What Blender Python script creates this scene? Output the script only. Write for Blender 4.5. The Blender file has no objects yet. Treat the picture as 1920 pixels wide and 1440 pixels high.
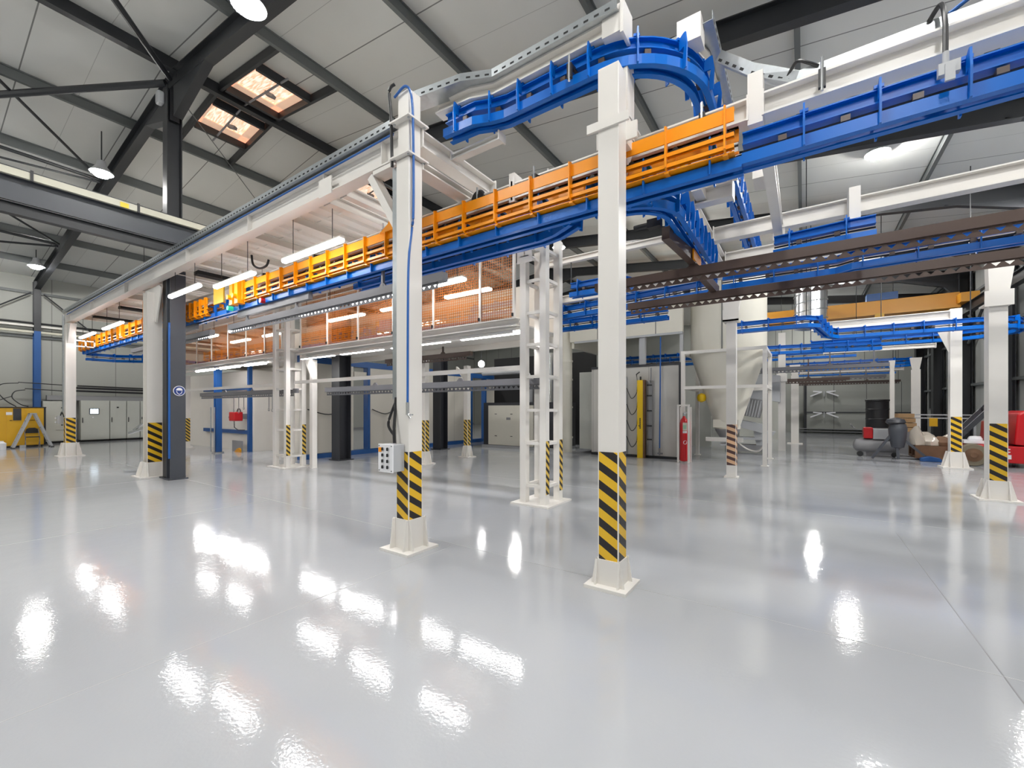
import bpy, math, random
from mathutils import Vector
random.seed(7)
S = bpy.context.scene
COL = S.collection

# ------------------------------------------------------------------ camera, world, exposure
cam_data = bpy.data.cameras.new('camera')
cam = bpy.data.objects.new('camera', cam_data)
COL.objects.link(cam)
cam.location = (0, 0, 1.65)
cam.rotation_euler = (math.radians(90), 0, math.atan2(.566, .824))
cam_data.sensor_width = 36
cam_data.lens = 36 * 797 / 1920
cam_data.shift_y = 46 / 1920
cam_data.clip_start = .05
S.camera = cam
world = bpy.data.worlds.new('world')
S.world = world
world.use_nodes = True
world.node_tree.nodes['Background'].inputs[0].default_value = (.85, .9, 1, 1)
world.node_tree.nodes['Background'].inputs[1].default_value = .25
S.view_settings.view_transform = 'Standard'
S.view_settings.look = 'None'
S.view_settings.exposure = 0.0
S.view_settings.gamma = 1
S.cycles.use_denoising = True
S.cycles.max_bounces = 7
S.cycles.diffuse_bounces = 4
S.cycles.glossy_bounces = 3
S.cycles.transparent_max_bounces = 10
S.cycles.sample_clamp_indirect = 6
S.cycles.caustics_reflective = False
BAY = 415.0      # emission of the high bay lamps
TUBE = 28.0      # emission of the fluorescent tubes

# ------------------------------------------------------------------ materials
def mat(name, col, rough=.45, metal=0.0, emit=0.0, bump=0.0, bscale=60, var=0.0, vscale=3.0, coat=0.0, spec=.5):
    m = bpy.data.materials.new(name)
    m.use_nodes = True
    nt = m.node_tree
    b = nt.nodes['Principled BSDF']
    b.inputs['Base Color'].default_value = (*col, 1)
    b.inputs['Roughness'].default_value = rough
    b.inputs['Metallic'].default_value = metal
    b.inputs['Specular IOR Level'].default_value = spec
    if coat:
        b.inputs['Coat Weight'].default_value = coat
        b.inputs['Coat Roughness'].default_value = .06
    if emit:
        b.inputs['Emission Color'].default_value = (*col, 1)
        b.inputs['Emission Strength'].default_value = emit
    tc = nt.nodes.new('ShaderNodeTexCoord')
    if var:
        n = nt.nodes.new('ShaderNodeTexNoise')
        n.inputs['Scale'].default_value = vscale
        n.inputs['Detail'].default_value = 4
        nt.links.new(tc.outputs['Object'], n.inputs['Vector'])
        mx = nt.nodes.new('ShaderNodeMix')
        mx.data_type = 'RGBA'
        nt.links.new(n.outputs['Fac'], mx.inputs[0])
        mx.inputs[6].default_value = (*[c * (1 - var) for c in col], 1)
        mx.inputs[7].default_value = (*[min(1, c * (1 + var)) for c in col], 1)
        nt.links.new(mx.outputs[2], b.inputs['Base Color'])
    if bump:
        n = nt.nodes.new('ShaderNodeTexNoise')
        n.inputs['Scale'].default_value = bscale
        nt.links.new(tc.outputs['Object'], n.inputs['Vector'])
        bp = nt.nodes.new('ShaderNodeBump')
        bp.inputs['Strength'].default_value = bump
        bp.inputs['Distance'].default_value = .01
        nt.links.new(n.outputs['Fac'], bp.inputs['Height'])
        nt.links.new(bp.outputs[0], b.inputs['Normal'])
    return m

def mth(nt, op, a, b=None, c=None):
    n = nt.nodes.new('ShaderNodeMath')
    n.operation = op
    for i, v in enumerate((a, b, c)):
        if v is None: continue
        if isinstance(v, (int, float)): n.inputs[i].default_value = v
        else: nt.links.new(v, n.inputs[i])
    return n.outputs[0]

def lined(name, col, lines, rough=.5, spec=.4, var=.03):
    """panel material: lines = [(axis, period, offset, half width, darkness)]"""
    m = mat(name, col, rough, spec=spec)
    nt = m.node_tree
    b = nt.nodes['Principled BSDF']
    tc = nt.nodes.new('ShaderNodeTexCoord')
    sx = nt.nodes.new('ShaderNodeSeparateXYZ')
    nt.links.new(tc.outputs['Object'], sx.inputs[0])
    tot = None
    for ax, per, off, hw, dark in lines:
        t = mth(nt, 'ADD', sx.outputs[ax], off + 1000 * per)
        t = mth(nt, 'MODULO', t, per)
        t = mth(nt, 'LESS_THAN', t, hw * 2)
        t = mth(nt, 'MULTIPLY', t, dark)
        tot = t if tot is None else mth(nt, 'MAXIMUM', tot, t)
    n = nt.nodes.new('ShaderNodeTexNoise')
    n.inputs['Scale'].default_value = 1.3
    n.inputs['Detail'].default_value = 5
    nt.links.new(tc.outputs['Object'], n.inputs['Vector'])
    mx0 = nt.nodes.new('ShaderNodeMix'); mx0.data_type = 'RGBA'
    nt.links.new(n.outputs['Fac'], mx0.inputs[0])
    mx0.inputs[6].default_value = (*[c * (1 - var) for c in col], 1)
    mx0.inputs[7].default_value = (*[c * (1 + var) for c in col], 1)
    mx = nt.nodes.new('ShaderNodeMix'); mx.data_type = 'RGBA'
    nt.links.new(tot, mx.inputs[0])
    nt.links.new(mx0.outputs[2], mx.inputs[6])
    mx.inputs[7].default_value = (.05, .05, .05, 1)
    nt.links.new(mx.outputs[2], b.inputs['Base Color'])
    return m

def hazard(name, yellow, black, k, per):
    m = mat(name, yellow, .4)
    nt = m.node_tree
    b = nt.nodes['Principled BSDF']
    tc = nt.nodes.new('ShaderNodeTexCoord')
    sx = nt.nodes.new('ShaderNodeSeparateXYZ')
    nt.links.new(tc.outputs['Object'], sx.inputs[0])
    t = mth(nt, 'ADD', sx.outputs[0], sx.outputs[1])
    t = mth(nt, 'MULTIPLY', t, k)
    t = mth(nt, 'ADD', t, sx.outputs[2])
    t = mth(nt, 'ADD', t, 100 * per)
    t = mth(nt, 'MODULO', t, per)
    t = mth(nt, 'LESS_THAN', t, per * .48)
    mx = nt.nodes.new('ShaderNodeMix'); mx.data_type = 'RGBA'
    nt.links.new(t, mx.inputs[0])
    mx.inputs[6].default_value = (*yellow, 1)
    mx.inputs[7].default_value = (*black, 1)
    nt.links.new(mx.outputs[2], b.inputs['Base Color'])
    return m

M = {}
M['white'] = mat('white_paint', (.80, .77, .73), .35, var=.03)
M['deck'] = mat('deck_white', (.80, .76, .70), .5, var=.03)
M['blue'] = mat('blue_paint', (.0, .135, .56), .33, var=.06, spec=.32)
M['navy'] = mat('navy_paint', (.015, .085, .28), .4, var=.05)
M['orange'] = mat('orange_paint', (1.0, .335, .0), .35, var=.05)
M['mesh'] = mat('orange_wire', (.80, .30, .03), .45)
M['dark'] = mat('dark_steel', (.022, .024, .028), .45, var=.1)
M['purlin'] = mat('purlin_steel', (.13, .14, .14), .5, var=.1)
M['slate'] = mat('slate_steel', (.062, .068, .082), .4, var=.08)
M['charcoal'] = mat('charcoal_steel', (.035, .037, .045), .4, var=.08)
M['galv'] = mat('galvanised_steel', (.50, .53, .55), .32, .85, var=.15, vscale=14)
M['chrome'] = mat('bright_steel', (.75, .76, .78), .2, .9)
M['bar_grey'] = mat('grey_bar_paint', (.155, .155, .17), .4)
M['bar_brown'] = mat('brown_bar_paint', (.085, .056, .046), .4)
M['black'] = mat('black_rubber', (.012, .012, .014), .45)
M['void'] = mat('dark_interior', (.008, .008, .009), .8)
M['yellow'] = mat('yellow_paint', (.72, .40, .012), .4, var=.06)
M['vivid'] = mat('vivid_yellow', (.90, .58, .0), .4)
M['crane'] = mat('crane_ochre', (.70, .31, .015), .4, var=.05)
M['red'] = mat('red_paint', (.55, .012, .018), .3)
M['cab'] = mat('cabinet_grey', (.50, .51, .47), .4, var=.03)
M['cabline'] = mat('cabinet_seam', (.18, .18, .17), .5)
M['silo'] = mat('silo_cream', (.74, .71, .62), .4, var=.03)
M['booth'] = lined('booth_panel', (.62, .60, .56), [(0, 1.0, .3, .006, .6)], .35)
M['oven'] = lined('oven_panel', (.60, .57, .51), [(1, 1.15, .3, .006, .5)], .4)
M['screen'] = mat('lit_screen', (.75, .9, 1.0), .3, emit=3.0)
M['joint'] = mat('joint_filler', (.54, .54, .54), .3)
M['grey'] = mat('mid_grey', (.25, .25, .26), .5)
M['lightgrey'] = mat('light_grey', (.45, .46, .48), .4)
M['brown'] = mat('brown_wood', (.16, .085, .045), .7, var=.25, vscale=8)
M['card'] = mat('cardboard', (.45, .28, .14), .8)
M['plastic'] = mat('clear_wrap', (.62, .56, .48), .12, spec=.9, bump=.6, bscale=9)
M['tyre'] = mat('beige_tyre', (.20, .17, .12), .8)
M['hose'] = mat('blue_hose', (.02, .12, .42), .35)
M['signblue'] = mat('sign_blue', (.01, .04, .22), .4)
M['signwhite'] = mat('sign_white', (.85, .85, .88), .4)
M['green'] = mat('green_light', (.03, .55, .30), .3, emit=.6)
M['pale'] = mat('pale_yellow_strip', (.60, .58, .48), .5)
M['gblue'] = mat('greenish_strip', (.30, .55, .38), .4)
M['tube'] = mat('tube_glow', (1.0, .98, .97), .3, emit=TUBE)
M['tube_low'] = mat('walkway_tube_glow', (1.0, .98, .97), .3, emit=60)
M['bay'] = mat('lamp_glow', (1.0, .99, .96), .3, emit=BAY)
M['haz'] = hazard('hazard_tape', (.80, .48, .02), (.018, .014, .016), .62, .172)
M['hazs'] = hazard('hazard_tape_fine', (.72, .48, .08), (.02, .018, .016), .9, .13)
M['hazp'] = hazard('hazard_tape_pale', (.80, .50, .30), (.10, .05, .05), .35, .155)

# glossy clear sheet in front of the wire mesh
m = bpy.data.materials.new('clear_sheet'); m.use_nodes = True
nt = m.node_tree
for n in list(nt.nodes):
    if n.type != 'OUTPUT_MATERIAL': nt.nodes.remove(n)
tr = nt.nodes.new('ShaderNodeBsdfTransparent'); tr.inputs[0].default_value = (1, .90, .78, 1)
gl = nt.nodes.new('ShaderNodeBsdfGlossy'); gl.inputs['Roughness'].default_value = .03
lw = nt.nodes.new('ShaderNodeLayerWeight'); lw.inputs[0].default_value = .5
fr = nt.nodes.new('ShaderNodeMapRange'); fr.inputs[1].default_value = .0; fr.inputs[2].default_value = 1.0; fr.inputs[3].default_value = .05; fr.inputs[4].default_value = .42
nt.links.new(lw.outputs['Facing'], fr.inputs[0])
mx = nt.nodes.new('ShaderNodeMixShader')
nt.links.new(fr.outputs[0], mx.inputs[0]); nt.links.new(tr.outputs[0], mx.inputs[1]); nt.links.new(gl.outputs[0], mx.inputs[2])
nt.links.new(mx.outputs[0], [n for n in nt.nodes if n.type == 'OUTPUT_MATERIAL'][0].inputs[0])
M['sheet'] = m

# epoxy floor
m = mat('epoxy_floor', (.50, .505, .52), .075, spec=.5)
nt = m.node_tree; b = nt.nodes['Principled BSDF']
tc = nt.nodes.new('ShaderNodeTexCoord')
n1 = nt.nodes.new('ShaderNodeTexNoise'); n1.inputs['Scale'].default_value = .35; n1.inputs['Detail'].default_value = 5
nt.links.new(tc.outputs['Object'], n1.inputs['Vector'])
mx = nt.nodes.new('ShaderNodeMix'); mx.data_type = 'RGBA'
nt.links.new(n1.outputs['Fac'], mx.inputs[0])
mx.inputs[6].default_value = (.395, .407, .43, 1); mx.inputs[7].default_value = (.455, .466, .49, 1)
nt.links.new(mx.outputs[2], b.inputs['Base Color'])
n2 = nt.nodes.new('ShaderNodeTexNoise'); n2.inputs['Scale'].default_value = 42; n2.inputs['Detail'].default_value = 2
nt.links.new(tc.outputs['Object'], n2.inputs['Vector'])
n3 = nt.nodes.new('ShaderNodeTexNoise'); n3.inputs['Scale'].default_value = 2.2; n3.inputs['Detail'].default_value = 2
nt.links.new(tc.outputs['Object'], n3.inputs['Vector'])
b1 = nt.nodes.new('ShaderNodeBump'); b1.inputs['Strength'].default_value = .13; b1.inputs['Distance'].default_value = .004
b2 = nt.nodes.new('ShaderNodeBump'); b2.inputs['Strength'].default_value = .10; b2.inputs['Distance'].default_value = .03
nt.links.new(n2.outputs['Fac'], b1.inputs['Height']); nt.links.new(n3.outputs['Fac'], b2.inputs['Height'])
nt.links.new(b2.outputs[0], b1.inputs['Normal']); nt.links.new(b1.outputs[0], b.inputs['Normal'])
M['floor'] = m
M['roof'] = lined('roof_panel', (.72, .725, .70), [(1, 2.0, .35, .012, .75), (1, 2.0, 1.35, .006, .35)], .6)
M['wall_l'] = lined('wall_panel_left', (.38, .385, .355), [(1, 2.3, .3, .018, .45), (2, 9, 3.6, .02, .35)], .6)
M['wall_r'] = lined('wall_panel_right', (.34, .35, .34), [(1, 1.1, .3, .012, .35)], .6)
M['wall_b'] = lined('wall_panel_back', (.36, .37, .34), [(0, 1.65, .05, .015, .8)], .6)

# sky seen through the rooflights: warm evening light with streaks
m = mat('rooflight_glow', (1, .78, .60), .5)
nt = m.node_tree; b = nt.nodes['Principled BSDF']
tc = nt.nodes.new('ShaderNodeTexCoord'); mp = nt.nodes.new('ShaderNodeMapping'); mp.inputs['Scale'].default_value = (1.2, 9, 1)
nz = nt.nodes.new('ShaderNodeTexNoise'); nz.inputs['Scale'].default_value = 3.5
nt.links.new(tc.outputs['Object'], mp.inputs[0]); nt.links.new(mp.outputs[0], nz.inputs['Vector'])
rp = nt.nodes.new('ShaderNodeValToRGB')
rp.color_ramp.elements[0].position = .40; rp.color_ramp.elements[0].color = (.72, .36, .20, 1)
rp.color_ramp.elements[1].position = .60; rp.color_ramp.elements[1].color = (1, .86, .72, 1)
nt.links.new(nz.outputs['Fac'], rp.inputs[0]); nt.links.new(rp.outputs[0], b.inputs['Emission Color'])
b.inputs['Emission Strength'].default_value = 1.0
M['skylight'] = m
M['curb'] = mat('rooflight_curb_daylit', (.95, .62, .44), .5, emit=.45)  # emission stands in for daylight falling on the curb

# ------------------------------------------------------------------ mesh helpers
class MB:
    def __init__(s): s.v = []; s.f = []
    def add(s, vs, fs):
        o = len(s.v); s.v += [tuple(p) for p in vs]; s.f += [tuple(i + o for i in f) for f in fs]
    def box(s, x0, x1, y0, y1, z0, z1):
        s.add([(x0, y0, z0), (x1, y0, z0), (x1, y1, z0), (x0, y1, z0), (x0, y0, z1), (x1, y0, z1), (x1, y1, z1), (x0, y1, z1)],
              [(0, 3, 2, 1), (4, 5, 6, 7), (0, 1, 5, 4), (1, 2, 6, 5), (2, 3, 7, 6), (3, 0, 4, 7)]); return s
    def cbox(s, x, y, z, a, b, c): return s.box(x - a / 2, x + a / 2, y - b / 2, y + b / 2, z - c / 2, z + c / 2)
    def frame(s, d, up=(0, 0, 1)):
        d = Vector(d).normalized(); u = Vector(up)
        if abs(d.dot(u)) > .98: u = Vector((1, 0, 0))
        side = d.cross(u).normalized(); u = side.cross(d).normalized()
        return d, side, u
    def ext(s, prof, p0, p1, up=(0, 0, 1)):
        """closed profile [(side, up)] run from p0 to p1"""
        p0, p1 = Vector(p0), Vector(p1); d, side, u = s.frame(p1 - p0, up); n = len(prof)
        vs = [p0 + side * a + u * b for a, b in prof] + [p1 + side * a + u * b for a, b in prof]
        fs = [(i, (i + 1) % n, n + (i + 1) % n, n + i) for i in range(n)] + [tuple(range(n - 1, -1, -1)), tuple(range(n, 2 * n))]
        s.add(vs, fs); return s
    def bar(s, p0, p1, w, h, up=(0, 0, 1)):
        return s.ext([(-w / 2, -h / 2), (w / 2, -h / 2), (w / 2, h / 2), (-w / 2, h / 2)], p0, p1, up)
    def ibeam(s, p0, p1, h, w, tw=.012, tf=.016, up=(0, 0, 1)):
        a, b, c = w / 2, h / 2, tw / 2
        return s.ext([(-a, -b), (a, -b), (a, -b + tf), (c, -b + tf), (c, b - tf), (a, b - tf), (a, b), (-a, b), (-a, b - tf), (-c, b - tf), (-c, -b + tf), (-a, -b + tf)], p0, p1, up)
    def prism(s, poly, ax, a0, a1):
        """poly in the plane perpendicular to axis ax (0,1,2), run a0..a1"""
        def P(q, a):
            q = list(q); q.insert(ax, a); return q
        n = len(poly)
        s.add([P(q, a0) for q in poly] + [P(q, a1) for q in poly],
              [(i, (i + 1) % n, n + (i + 1) % n, n + i) for i in range(n)] + [tuple(range(n - 1, -1, -1)), tuple(range(n, 2 * n))]); return s
    def cone(s, p0, p1, r0, r1, n=20, caps=True):
        p0, p1 = Vector(p0), Vector(p1); d, side, u = s.frame(p1 - p0)
        vs = []
        for p, r in ((p0, r0), (p1, r1)):
            for i in range(n):
                t = 2 * math.pi * i / n; vs.append(p + side * (r * math.cos(t)) + u * (r * math.sin(t)))
        fs = [(i, (i + 1) % n, n + (i + 1) % n, n + i) for i in range(n)]
        if caps: fs += [tuple(range(n - 1, -1, -1)), tuple(range(n, 2 * n))]
        s.add(vs, fs); return s
    def cyl(s, p0, p1, r, n=16): return s.cone(p0, p1, r, r, n)
    def sweep(s, path, prof, closed=True):
        path = [Vector(p) for p in path]; n = len(prof); vs = []; N = len(path)
        for i, p in enumerate(path):
            d0 = (path[i] - path[i - 1]).normalized() if i else None
            d1 = (path[i + 1] - path[i]).normalized() if i < N - 1 else None
            d = (d0 + d1).normalized() if d0 and d1 else (d0 or d1)
            dd, side, u = s.frame(d)
            k = 1 / max(.4, d.dot(d1)) if d0 and d1 else 1
            vs += [p + side * (a * k) + u * b for a, b in prof]
        fs = []
        for j in range(N - 1):
            fs += [(j * n + i, j * n + (i + 1) % n, (j + 1) * n + (i + 1) % n, (j + 1) * n + i) for i in range(n)]
        fs += [tuple(range(n - 1, -1, -1)), tuple(range((N - 1) * n, N * n))]
        s.add(vs, fs); return s
    def tube(s, path, r, n=8):
        return s.sweep(path, [(r * math.cos(2 * math.pi * i / n), r * math.sin(2 * math.pi * i / n)) for i in range(n)])
    def lathe(s, prof, cx, cy, n=32):
        """profile [(radius, z)]"""
        vs = []; k = len(prof)
        for r, z in prof:
            for i in range(n):
                t = 2 * math.pi * i / n; vs.append((cx + r * math.cos(t), cy + r * math.sin(t), z))
        fs = [(j * n + i, j * n + (i + 1) % n, (j + 1) * n + (i + 1) % n, (j + 1) * n + i) for j in range(k - 1) for i in range(n)]
        fs += [tuple(range(n - 1, -1, -1)), tuple(range((k - 1) * n, k * n))]
        s.add(vs, fs); return s
    def build(s, name, m, parent=None, smooth=False, bevel=0, loc=None, extra=None):
        me = bpy.data.meshes.new(name)
        n0 = len(s.f)
        if extra: s.add(extra[0].v, extra[0].f)
        if loc:
            L = Vector(loc); s.v = [tuple(Vector(p) - L) for p in s.v]
        me.from_pydata(s.v, [], s.f)
        import bmesh
        bm = bmesh.new(); bm.from_mesh(me); bmesh.ops.recalc_face_normals(bm, faces=bm.faces[:]); bm.to_mesh(me); bm.free()
        me.materials.append(M[m])
        if extra:
            me.materials.append(M[extra[1]])
            for p in me.polygons:
                if p.index >= n0: p.material_index = 1
        if smooth:
            for p in me.polygons: p.use_smooth = True
            me.set_sharp_from_angle(angle=math.radians(40))
        o = bpy.data.objects.new(name, me); COL.objects.link(o)
        if loc: o.location = loc
        if parent: o.parent = parent; o.matrix_parent_inverse = inv(parent)
        if bevel:
            bv = o.modifiers.new('bevel', 'BEVEL'); bv.width = bevel; bv.segments = 2; bv.limit_method = 'ANGLE'
        return o

def inv(parent):
    from mathutils import Matrix
    return Matrix.Translation(-Vector(parent.location))

def tag(o, label, cat, group=None, kind=None):
    if label: o['label'] = label
    if cat: o['category'] = cat
    if group: o['group'] = group
    if kind: o['kind'] = kind
    return o

def thing(name, label, cat, loc=(0, 0, 0), group=None):
    o = bpy.data.objects.new(name, None); COL.objects.link(o); o.location = loc; o.empty_display_size = .1
    return tag(o, label, cat, group)

def single(mb, name, m, label, cat, group=None, **k):
    return tag(mb.build(name, m, **k), label, cat, group)

def struct(mb, name, m, **k):
    o = mb.build(name, m, **k); o['kind'] = 'structure'; return o

def copy_part(o, parent, off=(0, 0, 0), rotz=0):
    c = o.copy(); COL.objects.link(c); c.parent = parent; c.matrix_parent_inverse = inv(parent)
    c.location = Vector(o.location) + Vector(off)
    if rotz: c.rotation_euler.z = rotz
    return c

def copy_thing(root, off, label, group=None):
    r = root.copy(); COL.objects.link(r); r.location = Vector(root.location) + Vector(off); r['label'] = label
    if group: r['group'] = group
    for ch in list(root.children):
        c = ch.copy(); COL.objects.link(c); c.parent = r
        for g in list(ch.children):
            d = g.copy(); COL.objects.link(d); d.parent = c
    return r

def arc(cx, cy, r, a0, a1, z, n=10):
    return [(cx + r * math.cos(math.radians(a0 + (a1 - a0) * i / n)), cy + r * math.sin(math.radians(a0 + (a1 - a0) * i / n)), z) for i in range(n + 1)]

# ================================================================== the hall
XL, XR, YF, YB, RX, RZ, RK = -29.8, 5.9, -9.0, 36.0, -12.25, 9.9, .118
def roof_z(x): return RZ - RK * abs(x - RX)
b = MB(); b.box(XL, XR, YF, YB, -.2, 0); struct(b, 'floor', 'floor')
b = MB()
b.add([(XL, YF, roof_z(XL)), (RX, YF, RZ), (XR, YF, roof_z(XR)), (XL, YB, roof_z(XL)), (RX, YB, RZ), (XR, YB, roof_z(XR)),
       (XL, YF, roof_z(XL) + .1), (RX, YF, RZ + .1), (XR, YF, roof_z(XR) + .1), (XL, YB, roof_z(XL) + .1), (RX, YB, RZ + .1), (XR, YB, roof_z(XR) + .1)],
      [(0, 1, 4, 3), (1, 2, 5, 4), (6, 9, 10, 7), (7, 10, 11, 8), (0, 6, 7, 1), (1, 7, 8, 2), (3, 4, 10, 9), (4, 5, 11, 10), (0, 3, 9, 6), (2, 8, 11, 5)])
struct(b, 'ceiling', 'roof')
b = MB(); b.box(XL - .15, XL, YF, YB, 0, roof_z(XL)); struct(b, 'wall_left', 'wall_l')
b = MB(); b.box(XR, XR + .15, YF, YB, 0, roof_z(XR)); struct(b, 'wall_right', 'wall_r')
gab = [(XL, 0), (XR, 0), (XR, roof_z(XR)), (RX, RZ), (XL, roof_z(XL))]
b = MB(); b.prism(gab, 1, YB, YB + .15); struct(b, 'wall_back', 'wall_b')
b = MB(); b.prism(gab, 1, YF - .15, YF); struct(b, 'wall_front', 'wall_b')

# floor joints (thin filled saw cuts)
k = 1
def joint(p0, p1, w, m):
    global k
    b = MB(); b.bar((*p0, .0008), (*p1, .0008), w, .0016); struct(b, f'trim_{k}', m); k += 1
for x in (-21.5, -17.0, -12.45, -7.95, -3.48): joint((x, -8.5), (x, 3.8), .004, 'joint')
joint((1.015, -8.5), (1.015, 7.6), .008, 'grey')
joint((-29, 3.87), (5.5, 3.87), .004, 'joint')
joint((-20, 8.2), (5.5, 8.2), .005, 'joint')

# purlins: Z sections along the hall, resting on the rafters
for x in (-27.3, -24.3, -21.2, -18.15, -15.15, -12.25, -9.2, -6.15, -3.1, -.1, 2.75, 5.6):
    z = roof_z(x) - .13
    b = MB(); b.ibeam((x, YF, z), (x, YB, z), .26 if x != RX else .36, .09 if x != RX else .16, .03, .03)
    struct(b, f'trim_{k}', 'dark' if x == RX else 'purlin'); k += 1
# skirting on the walls
b = MB(); b.box(XL, XL + .03, YF, YB, 0, .12); struct(b, 'baseboard_left', 'grey')
b = MB(); b.box(XR - .03, XR, YF, YB, 0, .15); struct(b, 'baseboard_right', 'grey')
# girts and eave strip
for nm, z in (('a', 4.95), ('b', 7.0)):
    b = MB(); b.box(XL, XL + .08, YF, YB, z, z + .12); struct(b, f'trim_{k}', 'purlin'); k += 1
for z in (2.6, 4.6, 6.4):
    b = MB(); b.box(XR - .12, XR, YF, YB, z, z + .1); struct(b, f'trim_{k}', 'purlin'); k += 1

# rafters with haunches
def rafter(y, label):
    t = thing('roof_rafter', label, 'rafter', (RX, y, roof_z(RX) - .3), 'dark roof rafters')
    dz = .26
    for x0, x1 in ((XL + .2, RX), (RX, XR - .1)):
        b = MB(); b.ibeam((x0, y, roof_z(x0) - dz - .21), (x1, y, roof_z(x1) - dz - .21), .42, .2, .014, .02); b.build('girder', 'dark', t)
    for sx in (-1, 1):
        b = MB()
        z0 = roof_z(RX) - dz - .40
        b.prism([(RX + sx * .1, z0), (RX + sx * 1.9, z0 - RK * 1.9), (RX + sx * .1, z0 - .75)], 1, y - .09, y + .09); b.build('haunch', 'dark', t)
    b = MB()
    z0 = roof_z(XR) - dz - .35
    b.prism([(XR - .2, z0), (XR - 2.6, z0 + RK * 2.4), (XR - .9, z0 - .25), (XR - .35, z0 - .95), (XR - .2, z0 - .95)], 1, y - .09, y + .09); b.build('haunch', 'dark', t)
    return t
rafter(3.8, 'dark steel roof rafter rising over the two rooflights to the tall black column')
rafter(8.15, 'dark roof rafter crossing the top right behind the cable trays')
rafter(12.6, 'dark roof rafter hidden mostly behind the orange track')
rafter(17.0, 'dark roof rafter passing behind the tall front white column at mid height')
rafter(21.4, 'dark roof rafter just above the white bar behind the brown bars')
rafter(25.8, 'dark roof rafter farther back, beyond the silvery round duct')
rafter(30.2, 'farthest dark roof rafter above the ochre crane girder')

# building columns
def hcol(name, x, y, z1, h, w, m, label, cat, z0=0, group=None, upper=None, axis='x'):
    t = thing(name, label, cat, (x, y, 0), group)
    up = (1, 0, 0) if axis == 'x' else (0, 1, 0)
    b = MB(); b.ibeam((x, y, z0), (x, y, upper or z1), h, w, .016, .022, up); b.build('shaft', m, t)
    if upper: b = MB(); b.ibeam((x, y, upper), (x, y, z1), h, w, .016, .022, up); b.build('upper_shaft', 'dark', t)
    b = MB(); b.box(x - h / 2 - .06, x + h / 2 + .06, y - w / 2 - .06, y + w / 2 + .06, 0, .025); b.build('base_plate', m, t)
    return t
hcol('steel_column', -12.5, 3.8, 9.3, .30, .28, 'dark', 'tall black steel column rising behind the long white beam to the roof', 'column', axis='y')
hcol('steel_column', -12.29, 8.18, 9.3, .42, .42, 'charcoal', 'charcoal ribbed steel column in front of the blue framed wall, left of the dark doorway', 'column', axis='y')
hcol('steel_column', -12.19, 12.6, 9.3, .42, .42, 'charcoal', 'charcoal ribbed steel column behind the control box column', 'column', axis='y')
hcol('steel_column', -29.55, 3.8, roof_z(-29.5) - .3, .34, .22, 'navy', 'blue wall column with black top behind the yellow cabinet', 'column', upper=5.25)
for y, lab in ((21.4, 'black wall column behind the front right striped column'), (25.8, 'black wall column just right of the second striped column on the right'),
               (30.2, 'black wall column left of the second striped column on the right'), (34.2, 'farthest black wall column in the right corner')):
    hcol('steel_column', 5.62, y, roof_z(5.6) - .4, .4, .5, 'dark', lab, 'column', group='black columns of the right wall')
# bracing on the right wall
for n, (a, c) in enumerate((((5.7, 21.6, 7.0), (5.7, 25.6, 4.4)), ((5.7, 21.6, 3.0), (5.7, 25.6, 5.6)), ((5.7, 17.2, 4.2), (5.7, 21.2, 6.8)))):
    b = MB(); b.tube([a, c], .05); struct(b, f'trim_{k}', 'purlin'); k += 1
# dark window strips in the right wall
for n, (y0, y1) in enumerate(((27.0, 29.4), (31.4, 33.2))):
    t = thing(f'window_{n + 1}', None, None, (5.8, y0, 1.6)); t['kind'] = 'structure'
    b = MB(); b.box(XR - .05, XR - .005, y0, y1, 1.6, 6.0); o = b.build('window_pane', 'void', t)
    b = MB()
    for yy in (y0, y1): b.box(XR - .08, XR - .001, yy - .05, yy + .05, 1.55, 6.05)
    for zz in (1.6, 6.0): b.box(XR - .08, XR - .001, y0, y1, zz - .05, zz + .05)
    o = b.build('window_frame', 'purlin', t)

b = MB(); b.box(-12.72, -12.52, 3.52, 3.655, 8.88, 9.18); single(b, 'wall_speaker', 'lightgrey', 'small pale box mounted high on the tall black column', 'speaker', bevel=.04)
# roof bracing in the near left bay
for a, c, r in (((-18.2, -.4, 8.8), (-12.45, 3.65, 9.35), .075), ((-9.2, 1.2, 9.2), (-12.2, 3.65, 9.35), .06), ((-12.9, -.4, 9.45), (-18.0, 3.65, 8.75), .035),
                ((-18.15, -.4, 8.85), (-18.15, 3.65, 8.8), .05), ((-18.15, -.4, 8.35), (-18.15, 3.65, 8.72), .03), ((-20.2, .4, 8.55), (-23.9, 3.65, 8.05), .035),
                ((-24, .0, 8.15), (-24, 3.65, 8.05), .05), ((-25.6, 1.2, 7.9), (-24.1, 3.65, 8.0), .04), ((-29.4, 1.0, 4.9), (-29.4, 3.6, 7.0), .03), ((-29.4, 6.2, 4.9), (-29.4, 4.0, 7.0), .03)):
    b = MB(); b.tube([a, c], r); struct(b, f'trim_{k}', 'dark'); k += 1
b = MB(); b.tube([(-12.45, 3.9, 9.2), (-16.8, 8.05, 9.0)], .012); struct(b, f'trim_{k}', 'purlin'); k += 1

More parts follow.
